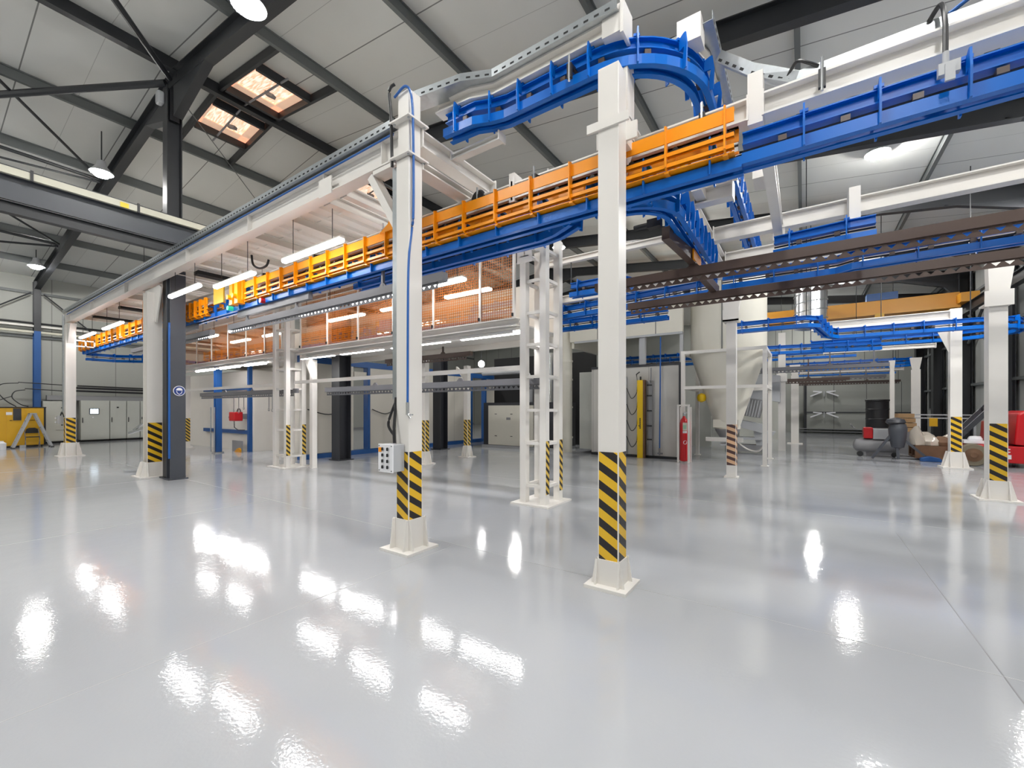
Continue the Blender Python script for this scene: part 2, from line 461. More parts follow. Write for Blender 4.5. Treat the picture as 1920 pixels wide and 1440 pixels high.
# rooflights
def rooflight(x0, x1, y0, y1, xa, xb, label):
    t = thing('rooflight', label, 'rooflight', ((x0 + x1) / 2, (y0 + y1) / 2, roof_z((x0 + x1) / 2)), 'open rooflights')
    def q(x, y, d): return (x, y, roof_z(x) - d)
    b = MB(); b.add([q(x0, y0, .012), q(x1, y0, .012), q(x1, y1, .012), q(x0, y1, .012)], [(0, 1, 2, 3)]); b.build('pane', 'skylight', t)
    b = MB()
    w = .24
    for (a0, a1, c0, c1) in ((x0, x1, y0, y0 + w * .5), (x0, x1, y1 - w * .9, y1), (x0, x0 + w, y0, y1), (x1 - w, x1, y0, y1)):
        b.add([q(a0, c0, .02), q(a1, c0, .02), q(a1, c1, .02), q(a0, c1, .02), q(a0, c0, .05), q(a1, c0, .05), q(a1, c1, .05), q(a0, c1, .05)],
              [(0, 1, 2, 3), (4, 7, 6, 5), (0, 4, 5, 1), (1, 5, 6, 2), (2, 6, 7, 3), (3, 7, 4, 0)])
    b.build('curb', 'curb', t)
    for yy in (y0 - .05, y1 + .05):
        b = MB(); b.bar(q(xa, yy, .11), q(xb, yy, .11), .07, .2); b.build('trimmer', 'dark', t)
    for xx in (x0 - .05, x1 + .05):
        b = MB(); b.bar(q(xx, y0, .13), q(xx, y1, .13), .08, .2); b.build('trimmer', 'dark', t)
    xm = (x0 + x1) / 2; ym = (y0 + y1) / 2
    b = MB(); b.tube([q(x0 - .3, ym - .1, .2), q(x1 + .4, ym - .1, .2)], .025); b.bar(q(xm - .1, ym, .1), q(xm + .1, ym + .1, .2), .12, .08); b.build('opener', 'grey', t)
    return t
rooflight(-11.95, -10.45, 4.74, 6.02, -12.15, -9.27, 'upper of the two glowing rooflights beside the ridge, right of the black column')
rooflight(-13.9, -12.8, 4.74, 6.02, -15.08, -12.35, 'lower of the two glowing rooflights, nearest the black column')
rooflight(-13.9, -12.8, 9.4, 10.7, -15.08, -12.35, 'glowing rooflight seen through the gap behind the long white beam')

# crane runway in the left bay
t = thing('crane_runway', 'dark runway girder with pale top strip crossing in front of the tall black column', 'crane runway', (-12.1, 1, 5.4))
b = MB(); b.ibeam((-12.1, -8.8, 5.72), (-12.1, 7.9, 5.72), .50, .26, .014, .03); b.build('girder', 'slate', t)
b = MB(); b.ibeam((-12.0, -8.8, 5.33), (-12.0, 7.9, 5.33), .22, .16, .012, .02); b.build('lower_girder', 'dark', t)
b = MB(); b.box(-12.0, -11.93, -8.8, 7.9, 5.93, 6.06); b.build('conductor_strip', 'pale', t)
b = MB(); b.box(-12.16, -12.04, -8.8, 7.9, 5.972, 6.12); b.build('rail', 'dark', t)
b = MB(); b.box(-11.93, -11.92, 2.72, 2.86, 5.93, 6.03); b.build('yellow_tag', 'vivid', t)
for y in (1.45, 3.0, 4.5):
    b = MB(); b.box(-11.93, -11.90, y, y + .04, 5.90, 6.10); b.build('clamp', 'black', t)

# pipes along the left wall
for z, r, m, lab in ((5.62, .05, 'black', 'black pipe along the left wall, uppermost of three'), (5.48, .05, 'white', 'white pipe along the left wall under a black one'),
                     (5.2, .06, 'pale', 'cream pipe along the left wall, lowest of three')):
    b = MB(); b.tube([(XL + .25, YF + .3, z), (XL + .25, 16, z)], r); single(b, 'wall_pipe', m, lab, 'pipe', smooth=True)

# high bay lamps
def bay_lamp(x, y, z, label):
    t = thing('bay_light', label, 'lamp', (x, y, z), 'round high bay lamps')
    b = MB(); b.lathe([(.03, z + .34), (.09, z + .32), (.12, z + .18), (.24, z + .02), (.26, z - .015), (.24, z - .015), (.11, z + .16), (.03, z + .2)], x, y, 24); b.build('reflector', 'lightgrey', t, smooth=True)
    b = MB(); b.lathe([(.02, z + .03), (.205, z + .01), (.20, z - .04), (.15, z - .10), (.07, z - .13), (.01, z - .135)], x, y, 24); b.build('diffuser', 'bay', t, smooth=True)
    b = MB(); b.tube([(x, y, z + .3), (x, y, roof_z(x) - .03)], .015); b.build('hanger', 'dark', t)
for x, y, z, lab in ((-7.5, 3.3, 8.25, 'bright round lamp at the top edge above the rooflights'), (-16.2, 3.3, 8.25, 'bright round lamp below the haunch, left of the black column'),
                     (-26.2, 3.35, 7.55, 'bright round lamp by the top of the blue wall column'), (1.53, 14.06, 8.1, 'bright round lamp in the upper right under the blue track'),
                     (1.65, 24.6, 8.1, 'small bright lamp seen between the brown bars on the right'), (-7.5, 21.3, 8.2, 'small bright lamp right beside the tall front white column'),
                     (-8.2, 15.3, 8.2, 'small bright lamp seen through the lattice tower'), (-16.2, 14.0, 8.2, 'round lamp above the white canopy'),
                     (-16.2, 24.0, 8.2, 'round lamp far behind the canopy'), (-26, 14, 7.6, 'round lamp over the far left bay'), 
                     (-.6, 3.3, 8.2, 'added fill lamp over the tall front column'), (-6.5, -.8, 8.4, 'added fill lamp above the near floor left of the camera'), (1.2, -.8, 8.0, 'added fill lamp above the near floor right of the camera'), (-7.5, -5.5, 8.2, 'round lamp above the floor behind the camera'), (-16.2, -4.5, 8.2, 'round lamp over the near left bay'), (1.6, -4.5, 7.9, 'round lamp over the near right floor'),  # lamps over the tall column and near floor beside the camera are added fill
                     (-25, -4.5, 7.6, 'round lamp over the near far-left floor'), (4.2, 9.5, 6.9, 'added fill lamp over the right bay beside the wall'), (3.8, 4.0, 7.4, 'added fill lamp over the near right bay'), (4.6, 12.5, 7.0, 'added fill lamp beside the right wall before the forklift'), (4.8, 16.0, 6.9, 'added fill lamp above the red forklift'), (.5, 33.0, 7.6, 'added fill lamp over the far partition'), (-3.5, 20.0, 7.9, 'added fill lamp behind the brown bars over the hopper')):  # unseen fill lamps added in the right bay, far end and behind the bars
    bay_lamp(x, y, z, lab)

# ================================================================== white gantry frame
TAPE_GROUP = 'striped white gantry columns'
def gusset_base(t, x, y, w, z0, z1, b0, b1):
    b = MB(); b.box(x - b0, x + b0, y - b0, y + b0, 0, .03); b.build('base_plate', 'white', t)
    for ax, s in ((1, -1), (1, 1), (0, -1), (0, 1)):
        c = (x if ax == 1 else y); d = (y if ax == 1 else x) + s * (w / 2 + .008)
        e = b0 - .045
        mb = MB(); mb.prism([(c - e, z0), (c + e, z0), (c + e - .01, z0 + .06), (c + b1, z1), (c - b1, z1), (c - e + .01, z0 + .06)], ax, d - .008, d + .008); mb.build('gusset', 'white', t)
def column(x, y, w, z1, ta, tb, gz, label, kind='box', hz='haz', b0=.24, b1=.15, group=TAPE_GROUP):
    t = thing('gantry_column', label, 'column', (x, y, 0), group)
    b = MB()
    if kind == 'box': b.box(x - w / 2, x + w / 2, y - w / 2, y + w / 2, .03, z1)
    else: b.ibeam((x, y, .03), (x, y, z1), w, w * .98, .016, .022, (1, 0, 0))
    b.build('post', 'white', t, bevel=.006 if kind == 'box' else 0)
    b = MB(); e = w / 2 + .003; g = .012
    if kind == 'box': b.box(x - w / 2 + g, x + w / 2 - g, y - e, y - e + .004, ta, tb)
    else: b.box(x - w / 2 + .03, x + w / 2 - .03, y - .013, y - .0085, ta, tb)
    b.build('hazard_tape', hz, t)
    b = MB(); b.box(x + e - .004, x + e, y - w / 2 + g, y + w / 2 - g, ta, tb); b.build('hazard_tape', hz, t)
    if gz: gusset_base(t, x, y, w, .03, gz, b0, b1)
    return t
C1 = column(-3.84, 3.45, .21, 4.55, .37, 1.15, .37, 'white column carrying the grey control box, black and yellow tape on its foot')
for z, yy in ((4.56, .0), (4.98, .0)):
    b = MB(); b.box(-3.84 - .16, -3.84 + .16, 3.45 - .16, 3.45 + .16, z, z + .02); b.build('flange_plate', 'white', C1)
b = MB(); b.box(-3.93, -3.75, 3.36, 3.54, 4.58, 5.34); b.build('upper_post', 'white', C1)
b = MB()
for dx, dy in ((-.12, -.12), (.12, -.12), (.12, .12)):
    for z in (4.55, 4.97): b.cyl((-3.84 + dx, 3.45 + dy, z), (-3.84 + dx, 3.45 + dy, z + .045), .016, 6)
b.build('bolts', 'galv', C1)
C2 = column(-1.48, 3.81, .20, 4.80, .26, 1.25, .26, 'tallest front white column with striped foot, standing alone nearest the camera', b0=.2, b1=.12)
b = MB(); b.box(-1.68, -1.28, 3.685, 3.71, 4.22, 4.30); b.box(-1.68, -1.28, 3.91, 3.935, 4.18, 4.34); b.build('clamp_plate', 'white', C2)
b = MB(); b.ibeam((-1.48, 3.92, 4.40), (-1.48, 4.40, 4.40), .20, .16, .012, .016); b.prism([(3.91, 3.62), (3.91, 4.3), (4.36, 4.3), (4.30, 4.20), (4.0, 3.62)], 0, -1.49, -1.47); b.build('bracket', 'white', C2)
b = MB(); b.box(-1.56, -1.40, 4.0, 4.2, 4.2, 5.05); b.build('stub_post', 'white', C2)
C3 = column(-13.07, 3.58, .30, 4.45, .33, 1.31, .36, 'white I section column beside the dark slate post, striped foot', kind='h', b0=.33, b1=.2)
b = MB(); b.prism([(-13.22, 3.75), (-12.92, 3.75), (-12.55, 4.58), (-13.6, 4.58)], 1, 3.57, 3.59); b.build('head_gusset', 'white', C3)
b = MB(); b.bar((-12.9, 3.58, 3.75), (-12.55, 3.58, 4.55), .2, .03, (0, 1, 0)); b.build('strut', 'white', C3)
C4 = column(-21.03, 3.48, .26, 4.55, .47, 1.33, .47, 'farthest left white column with striped foot, in front of the grey cabinets', b0=.33, b1=.2)
b = MB(); b.prism([(-20.9, 3.9), (-20.9, 4.55), (-20.5, 4.55)], 1, 3.40, 3.56); b.build('head_gusset', 'white', C4)
b = MB(); b.box(-21.06, -21.0, 3.6, 4.12, 4.02, 4.06); b.box(-21.06, -21.0, 3.6, 4.12, 3.82, 3.86); b.box(-21.06, -21.0, 3.85, 3.89, 3.82, 4.06); b.box(-21.06, -21.0, 4.08, 4.12, 3.82, 4.06); b.build('bracket', 'white', C4)
C7 = column(-1.43, 11.39, .21, 3.72, .30, 1.27, 0, 'pale column with faded stripes in front of the cream hopper', hz='hazp')
b = MB(); b.box(-1.58, -1.28, 11.24, 11.54, 0, .03); b.build('base_plate', 'white', C7)
b = MB(); b.box(-1.60, -1.26, 11.2, 11.58, 3.72, 3.76); b.box(-1.6, -1.26, 11.2, 11.22, 3.72, 4.0); b.prism([(-1.54, 3.76), (-1.32, 3.76), (-1.22, 4.35), (-1.64, 4.35)], 1, 11.3, 11.48); b.build('head', 'white', C7)
C8 = column(3.47, 16.76, .24, 4.42, .45, 1.42, .45, 'right hand striped white column in front of the red forklift front wheel', b0=.30, b1=.16)
b = MB(); b.prism([(3.35, 3.2), (3.35, 4.4), (2.9, 4.4)], 1, 16.75, 16.77); b.build('head_gusset', 'white', C8)
C9 = column(2.86, 11.29, .24, 3.5, .36, 1.38, .36, 'striped white column nearest the right edge, before the red forklift', b0=.27, b1=.15)
b = MB(); b.box(2.68, 3.04, 11.14, 11.44, 3.5, 3.53); b.box(2.68, 3.04, 11.12, 11.14, 3.48, 3.76); b.prism([(2.76, 3.53), (2.98, 3.53), (3.08, 4.3), (2.74, 4.3)], 1, 11.2, 11.4); b.build('head', 'white', C9)
C12 = column(-9.44, 11.05, .17, 3.1, .40, 1.27, .38, 'slim striped white column in front of the dark opening of the back wall', hz='hazs', b0=.22, b1=.1)
b = MB(); b.prism([(-9.52, 2.6), (-9.9, 3.0), (-9.9, 3.1), (-9.52, 2.78)], 1, 11.0, 11.1); b.build('knee', 'white', C12)
column(-9.29, 8.96, .17, 3.3, .35, 1.30, .38, 'slim striped column half hidden behind the control box column', hz='hazs', b0=.22, b1=.1)
column(-20.95, 6.85, .19, 3.0, .3, 1.25, .12, 'slim striped white column just right of the slate post, before the blue framed booth', hz='hazs', b0=.22, b1=.1)
t = thing('gantry_column', 'white square post standing right of the cream hopper frame', 'column', (-.71, 19.7, 0))
b = MB(); b.box(-.83, -.59, 19.58, 19.82, 0, 4.6); b.build('post', 'white', t)
b = MB(); b.box(-.88, -.54, 19.53, 19.87, 2.7, 3.0); b.build('collar', 'white', t)
for x, y, w, z1, lab in ((-.35, 24.0, .3, 3.2, 'grey white post behind the square post right of the hopper'), (3.9, 24.5, .26, 3.3, 'white post on the right in front of the black wall openings'),
                         (3.4, 26.5, .16, 3.4, 'thin pale post left of the white one by the black wall openings')):
    t = thing('gantry_column', lab, 'column', (x, y, 0))
    b = MB(); b.box(x - w / 2, x + w / 2, y - w / 2, y + w / 2, 0, z1); b.build('post', 'white', t)
    b = MB(); b.box(x - w, x + w, y - w, y + w, 0, .03); b.build('base_plate', 'white', t)
    b = MB(); b.prism([(x - w * .4, z1), (x + w * .4, z1), (x + w * .7, z1 + .5), (x - w * .7, z1 + .5)], 1, y - w * .4, y + w * .4); b.build('head', 'white', t)
# slate post with blue light strip and helmet sign
t = thing('slate_post', 'dark slate steel post with a blue vertical line, standing right of the white I column', 'column', (-12.12, 3.75, 0))
b = MB(); b.ibeam((-12.12, 3.75, .03), (-12.12, 3.75, 4.86), .24, .30, .014, .02, (1, 0, 0)); b.build('shaft', 'slate', t)
b = MB(); b.box(-12.28, -11.96, 3.56, 3.94, 0, .03); b.build('base_plate', 'slate', t)
b = MB(); b.tube([(-12.00, 3.585, .5), (-12.00, 3.585, 3.62)], .022); b.build('blue_hose', 'hose', t)
t = thing('helmet_sign', 'round blue sign with a white helmet head on the slate post', 'sign', (-11.99, 3.77, 2.06))
X0 = -11.99
b = MB(); b.cyl((X0, 3.77, 2.06), (X0 + .006, 3.77, 2.06), .118, 32); b.build('rim', 'signwhite', t)
b = MB(); b.cyl((X0 + .006, 3.77, 2.06), (X0 + .009, 3.77, 2.06), .104, 32); b.build('face', 'signblue', t)
pts = [(3.77 + .062 * math.cos(a), 2.07 + .062 * math.sin(a)) for a in [math.pi * i / 12 for i in range(13)]]
b = MB(); b.prism(pts, 0, X0 + .009, X0 + .012)
b.prism([(3.71, 2.055), (3.725, 2.055), (3.735, 2.015), (3.77, 1.985), (3.805, 2.015), (3.815, 2.055), (3.83, 2.055), (3.815, 2.005), (3.77, 1.968), (3.725, 2.005)], 0, X0 + .009, X0 + .012); b.build('pictogram', 'signwhite', t)

# ------------------------------------------------------------------ gantry beams
def ibeam(p0, p1, h, w, label, group='white gantry beams', m='white', ends=True):
    t = thing('gantry_beam', label, 'beam', p0, group)
    b = MB(); b.ibeam(p0, p1, h, w, .012, .018); b.build('girder', m, t)
    if ends:
        for p in (p0, p1):
            d = (Vector(p1) - Vector(p0)).normalized()
            b = MB(); b.bar(Vector(p) - d * .008, Vector(p) + d * .008, w + .04, h + .03); b.build('end_plate', m, t)
    return t
LB = ibeam((-21.1, 3.49, 4.80), (-3.9, 3.49, 4.80), .33, .18, 'long white beam running from the control box column to the far left column')
b = MB(); b.box(-5.62, -5.32, 3.385, 3.40, 4.60, 4.84); b.build('splice_plate', 'white', LB)
for x in (-4.3, -5.55, -7.8, -10.5, -14.6, -18):
    b = MB(); b.box(x - .006, x + .006, 3.41, 3.57, 4.65, 4.95); b.build('stiffener', 'white', LB)
b = MB(); b.box(-4.45, -4.02, 3.40, 3.58, 4.57, 4.62); b.build('joint_plate', 'white', LB)
ibeam((-3.84, 3.56, 4.87), (-3.84, 5.0, 4.87), .20, .2, 'upper of two white cross beams on top of the control box column')
ibeam((-3.84, 3.56, 4.55), (-3.84, 5.1, 4.55), .10, .2, 'lower flat white cross beam on top of the control box column')
ibeam((-3.74, 4.92, 4.66), (-2.75, 4.92, 4.66), .2, .16, 'short white beam joining the cross beams to the track support beam')
t = thing('gantry_beam', 'inclined white brace under the end of the long beam', 'beam', (-4.1, 3.9, 4), 'white gantry beams')
b = MB(); b.bar((-4.55, 3.5, 4.60), (-3.95, 3.47, 3.72), .1, .14, (0, 1, 0)); b.build('strut', 'white', t)
SB = ibeam((-21.2, 4.45, 4.36), (-3.0, 4.45, 4.36), .2, .16, 'white support beam above the left part of the orange track')
ibeam((-3.0, 4.45, 4.36), (-.42, 4.45, 4.36), .2, .16, 'white support beam above the right end of the orange track')
b = MB(); b.box(-3.04, -2.96, 4.36, 4.54, 4.22, 4.58); single(b, 'beam_splice', 'white', 'white splice block joining the track support beams near the control box column', 'splice')
ibeam((-.30, 4.45, 4.36), (1.75, 4.45, 4.36), .2, .17, 'white beam with galvanised tray above the blue track in the upper right')
b = MB(); b.box(-.42, -.30, 4.36, 4.54, 4.2, 4.66); single(b, 'beam_splice', 'white', 'white box joint where the orange track ends and the blue begins', 'splice')
# bays over the deck
for x, lab in ((-5.35, 'first white cross beam at the open end of the canopy'), (-5.75, 'second white cross beam at the open end of the canopy')):
    ibeam((x, 3.6, 4.72), (x, 6.25, 4.72), .16, .12, lab)
ibeam((-21.0, 6.35, 4.6), (-3.9, 6.35, 4.6), .2, .14, 'white rear edge beam of the canopy above the orange guard')
# right grid
ibeam((-1.29, 4.6, 4.40), (-1.29, 8.9, 4.40), .2, .16, 'white cross beam running back from the blue corner over the brown bars')
ibeam((-.31, 4.6, 4.30), (-.31, 7.5, 4.30), .22, .11, 'short white cross beam hanging behind the blue track in the upper right')
ibeam((-1.2, 7.55, 4.45), (3.6, 7.55, 4.45), .22, .16, 'long white beam crossing the upper right below the bright lamp')
ibeam((-1.2, 6.1, 4.45), (-.75, 6.1, 4.45), .2, .16, 'short white stub beam behind the blue corner track')
ibeam((-1.2, 8.8, 4.45), (-.2, 8.8, 4.45), .18, .14, 'short white beam above the upper brown bar')
ibeam((-5.4, 9.1, 4.25), (3.4, 9.1, 4.25), .17, .14, 'white beam above the blue track between the two brown bars')
ibeam((-4.6, 8.0, 4.75), (-1.4, 8.0, 4.75), .12, .1, 'white beam running from the tall front column behind the hanging trolley')
ibeam((.2, 16.7, 4.25), (3.35, 16.7, 4.25), .24, .2, 'white beam between the round duct and the right hand striped column')
ibeam((.6, 19.6, 3.75), (3.6, 19.6, 3.75), .14, .14, 'thin white beam between the two blue far tracks')
ibeam((-.2, 30.0, 3.75), (4.3, 30.0, 3.75), .16, .16, 'farthest white beam above the back wall panels')
for x, y, z0, z1, lab in ((-.75, 5.9, 4.55, 5.15, 'white hanger post under the high blue track'), (-1.12, 5.9, 4.4, 5.0, 'white plate hanging left of the high blue track'), (-.45, 6.0, 4.4, 5.1, 'white plate hanging right of the high blue track'),
                          (.55, 7.3, 4.08, 4.56, 'white hanger below the long upper right beam')):
    b = MB(); b.cbox(x, y, (z0 + z1) / 2, .12, .34, z1 - z0); single(b, 'hanger_plate', 'white', lab, 'hanger')

# lattice towers
def tower(x0, x1, y0, y1, h, label, tape, m='white'):
    t = thing('lattice_tower', label, 'tower', ((x0 + x1) / 2, (y0 + y1) / 2, 0), 'white ladder towers')
    w = .12
    for x, y in ((x0, y0), (x1, y0), (x0, y1), (x1, y1)):
        b = MB(); b.box(x - w / 2, x + w / 2, y - w / 2, y + w / 2, .03, h); b.build('post', m, t)
    n = 0
    for z in [.32, 1.05, 1.62, 2.2, 2.75, 3.3, 3.85, 4.35]:
        for a, c in (((x0, y0), (x1, y0)), ((x1, y0), (x1, y1)), ((x0, y1), (x1, y1)), ((x0, y0), (x0, y1))):
            b = MB(); b.bar((*a, z), (*c, z), .05, .05); b.build('rung', m, t)
    for x, y in ((x1, y0), (x1, y1)):
        b = MB(); b.box(x + w / 2, x + w / 2 + .004, y - w / 2 + .005, y + w / 2 - .005, *tape); b.build('hazard_tape', 'hazs', t)
    b = MB(); b.box(x0 - .18, x1 + .18, y0 - .18, y1 + .18, 0, .03); b.build('base_plate', m, t)
    return t
T5 = tower(-4.02, -3.62, 6.24, 6.72, 4.62, 'white ladder tower at the right end of the orange mesh guard', (.2, 1.1))
T6 = tower(-12.35, -11.75, 6.15, 6.60, 4.5, 'white ladder tower at the middle of the orange mesh guard, slim striped posts', (.35, 1.2))
for T, x in ((T5, -3.82),):
    b = MB(); b.ibeam((x - .05, 6.0, 4.28), (x - .05, 6.24, 4.28), .16, .16); b.box(x - .2, x + .1, 6.0, 6.02, 4.1, 4.4); b.build('head_bracket', 'white', T)

# ------------------------------------------------------------------ canopy deck
t = thing('canopy_deck', 'white ribbed canopy deck above the orange track, seen from below', 'canopy', (-13, 5, 4.85))
b = MB(); b.box(-21.0, -5.9, 3.56, 6.45, 4.90, 4.95); b.build('deck_sheet', 'deck', t)
x = -20.7; n = 0
while x < -6.1:
    wide = n % 4 == 0
    b = MB()
    if wide: b.ibeam((x, 3.6, 4.83), (x, 6.3, 4.83), .14, .12, .01, .012)
    else: b.prism([(x - .07, 4.90), (x + .07, 4.90), (x + .045, 4.86), (x - .045, 4.86)], 1, 3.6, 6.4)
    b.build('joist' if wide else 'rib', 'deck', t); x += .31; n += 1
for y in (4.2, 5.4):
    b = MB(); b.box(-20.9, -5.9, y - .02, y + .02, 4.88, 4.90); b.build('seam_strip', 'deck', t)
for x, y0, y1 in ((-11.4, 3.9, 5.2), (-17.2, 3.9, 5.4), (-19.6, 3.8, 5.2)):
    b = MB(); b.box(x - .12, x + .12, y0, y1, 4.70, 4.78); b.build('vent_slot', 'void', t)

# ------------------------------------------------------------------ cable trays
def tray(path, w, h, label, m='galv'):
    t = thing('cable_tray', label, 'cable tray', path[0], 'galvanised cable trays')
    a = w / 2; e = .004
    b = MB(); b.sweep(path, [(-a, 0), (a, 0), (a, h), (a - e, h), (a - e, e), (-a + e, e), (-a + e, h), (-a, h)]); main = b
    b = MB()
    for p0, p1 in zip(path, path[1:]):
        p0, p1 = Vector(p0), Vector(p1); L = (p1 - p0).length; n = int(L / .11); d = (p1 - p0) / L
        side = d.cross(Vector((0, 0, 1))).normalized()
        for i in range(n):
            c = p0 + d * (.06 + i * .11)
            for sgn in (-1, 1):
                q = c + side * (sgn * (a + .0008))
                b.bar(q + d * 0 + Vector((0, 0, h * .35)), q + d * .05 + Vector((0, 0, h * .35)), .002, h * .22)
    main.build('channel', m, t, extra=(b, 'void'))
    return t
tray([(-21.3, 3.44, 4.99), (-4.0, 3.44, 4.99)], .2, .09, 'long galvanised tray on top of the long white beam')
tray([(-3.95, 3.62, 5.36), (-3.3, 3.80, 5.42), (-2.95, 3.96, 5.42), (-1.45, 3.96, 5.42)], .22, .09, 'galvanised tray above the high white beam, rising behind the control box column')
tray([(-.83, 4.5, 5.43), (-.83, 6.6, 5.43)], .2, .09, 'galvanised tray running back from the blue corner bend')
tray([(-1.3, 4.75, 5.5), (-.95, 4.75, 5.5)], .14, .08, 'short piece of galvanised tray inside the blue corner bend')
tray([(-.72, 4.86, 5.22), (-.42, 4.72, 4.86), (-.05, 4.54, 4.49), (1.75, 4.52, 4.49)], .16, .1, 'galvanised tray along the upper right white beam')
t = thing('cable_tray', 'narrow vertical galvanised tray on the left face of the control box column', 'cable tray', (-4, 3.4, 2), 'galvanised cable trays')
main = MB(); main.box(-4.03, -3.95, 3.36, 3.46, 1.76, 4.5)
b = MB()
for i in range(54): b.box(-3.9495, -3.948, 3.375, 3.40, 1.8 + i * .05, 1.825 + i * .05)
main.build('channel', 'galv', t, extra=(b, 'void'))

# cables, hoses
def cable(path, r, m, label, cat='cable', group=None):
    # smooth the path with Catmull-Rom
    P = [Vector(p) for p in path]; out = []
    for i in range(len(P) - 1):
        a, b_, c, d = P[max(0, i - 1)], P[i], P[i + 1], P[min(len(P) - 1, i + 2)]
        for s in range(6):
            u = s / 6
            out.append(.5 * ((2 * b_) + (c - a) * u + (2 * a - 5 * b_ + 4 * c - d) * u * u + (3 * b_ - a - 3 * c + d) * u ** 3))
    out.append(P[-1])
    b = MB(); b.tube(out, r, 8); return single(b, 'cable' if cat == 'cable' else cat.replace(' ', '_'), m, label, cat, group, smooth=True)
cable([(-21.0, 3.40, 4.90), (-12, 3.385, 4.93), (-5, 3.385, 4.93), (-4.05, 3.385, 4.94)], .012, 'hose', 'thin blue air line along the face of the long white beam', 'air line')
cable([(-3.96, 3.33, 5.30), (-3.76, 3.32, 5.34), (-3.70, 3.36, 5.2), (-3.70, 3.385, 4.7), (-3.70, 3.385, 3.9), (-3.735, 3.39, 3.7), (-3.735, 3.34, 3.2), (-3.735, 3.33, 1.72)], .014, 'hose', 'blue air hose running down the control box column', 'air hose')
b = MB(); b.cyl((-3.735, 3.33, 1.72), (-3.735, 3.33, 1.58), .02, 10); b.cyl((-3.735, 3.33, 1.6), (-3.69, 3.33, 1.54), .012, 8); b.cyl((-3.75, 3.33, 1.58), (-3.65, 3.33, 1.58), .008, 8); single(b, 'hose_coupling', 'chrome', 'bright coupling on the end of the blue air hose', 'coupling')
cable([(-3.92, 3.30, 5.42), (-3.99, 3.28, 5.36), (-4.0, 3.31, 5.1), (-4.0, 3.33, 4.5)], .018, 'black', 'black cable curling from the tray into the vertical tray')
cable([(-3.99, 3.40, 1.78), (-4.05, 3.36, 1.6), (-4.08, 3.34, 1.45), (-4.0, 3.36, 1.33)], .016, 'black', 'black cable loop left of the cable into the control box')
cable([(-3.97, 3.36, 1.78), (-3.95, 3.33, 1.6), (-3.92, 3.29, 1.40), (-3.90, 3.28, 1.25)], .018, 'black', 'black cable running into the top of the control box')
cable([(.78, 4.44, 4.58), (.83, 4.36, 4.62), (.84, 4.30, 4.45), (.81, 4.14, 4.12)], .016, 'black', 'black cable hanging over the upper right white beam to the sensor')
cable([(-.12, 4.5, 4.6), (-.05, 4.44, 4.66), (.03, 4.42, 4.6), (.1, 4.45, 4.56)], .014, 'black', 'black cable loop at the bend of the upper right tray')
cable([(.9, 4.5, 4.62), (1.1, 4.48, 4.70), (1.4, 4.47, 4.66), (1.75, 4.5, 4.64)], .016, 'hose', 'blue hose lying on the upper right tray', 'air hose')
cable([(-8.75, 3.9, 4.6), (-8.73, 3.92, 4.42), (-8.55, 3.95, 4.32), (-8.35, 3.98, 4.34), (-8.3, 4.0, 4.45)], .02, 'black', 'black cable loop hanging from the canopy above the orange track')
b = MB(); b.box(.77, .88, 4.11, 4.16, 3.96, 4.04); b.cyl((.81, 4.13, 4.04), (.81, 4.13, 4.12), .018, 10); b.box(.80, .85, 4.09, 4.11, 3.90, 4.02); single(b, 'track_sensor', 'lightgrey', 'grey sensor box clipped on the blue track in the upper right', 'sensor')

# control box
t = thing('control_box', 'grey control box with eight switches on the front column', 'control box', (-3.93, 3.26, 1.06))
b = MB(); b.box(-4.04, -3.80, 3.18, 3.34, .93, 1.24); b.build('housing', 'lightgrey', t, bevel=.006)
b = MB(); b.box(-4.045, -3.795, 3.165, 3.18, .925, 1.245); b.build('front_plate', 'signwhite', t, bevel=.004)
b = MB(); b.box(-4.035, -3.985, 3.160, 3.165, 1.155, 1.205); b.build('orange_tag', 'orange', t)
kb = None
for i in range(4):
    for j in range(2):
        x = -3.955 + j * .085; z = 1.19 - i * .068
        b = MB(); b.cyl((x, 3.165, z), (x, 3.152, z), .021, 14); o = b.build('switch', 'chrome', t, smooth=True)
        b = MB(); b.cbox(x, 3.146, z, .010, .014, .034); b.build('switch_lever', 'black', o)
b = MB()
for x in (-4.025, -3.815):
    for z in (.945, 1.225): b.cyl((x, 3.166, z), (x, 3.160, z), .006, 8)
b.build('screws', 'black', t)

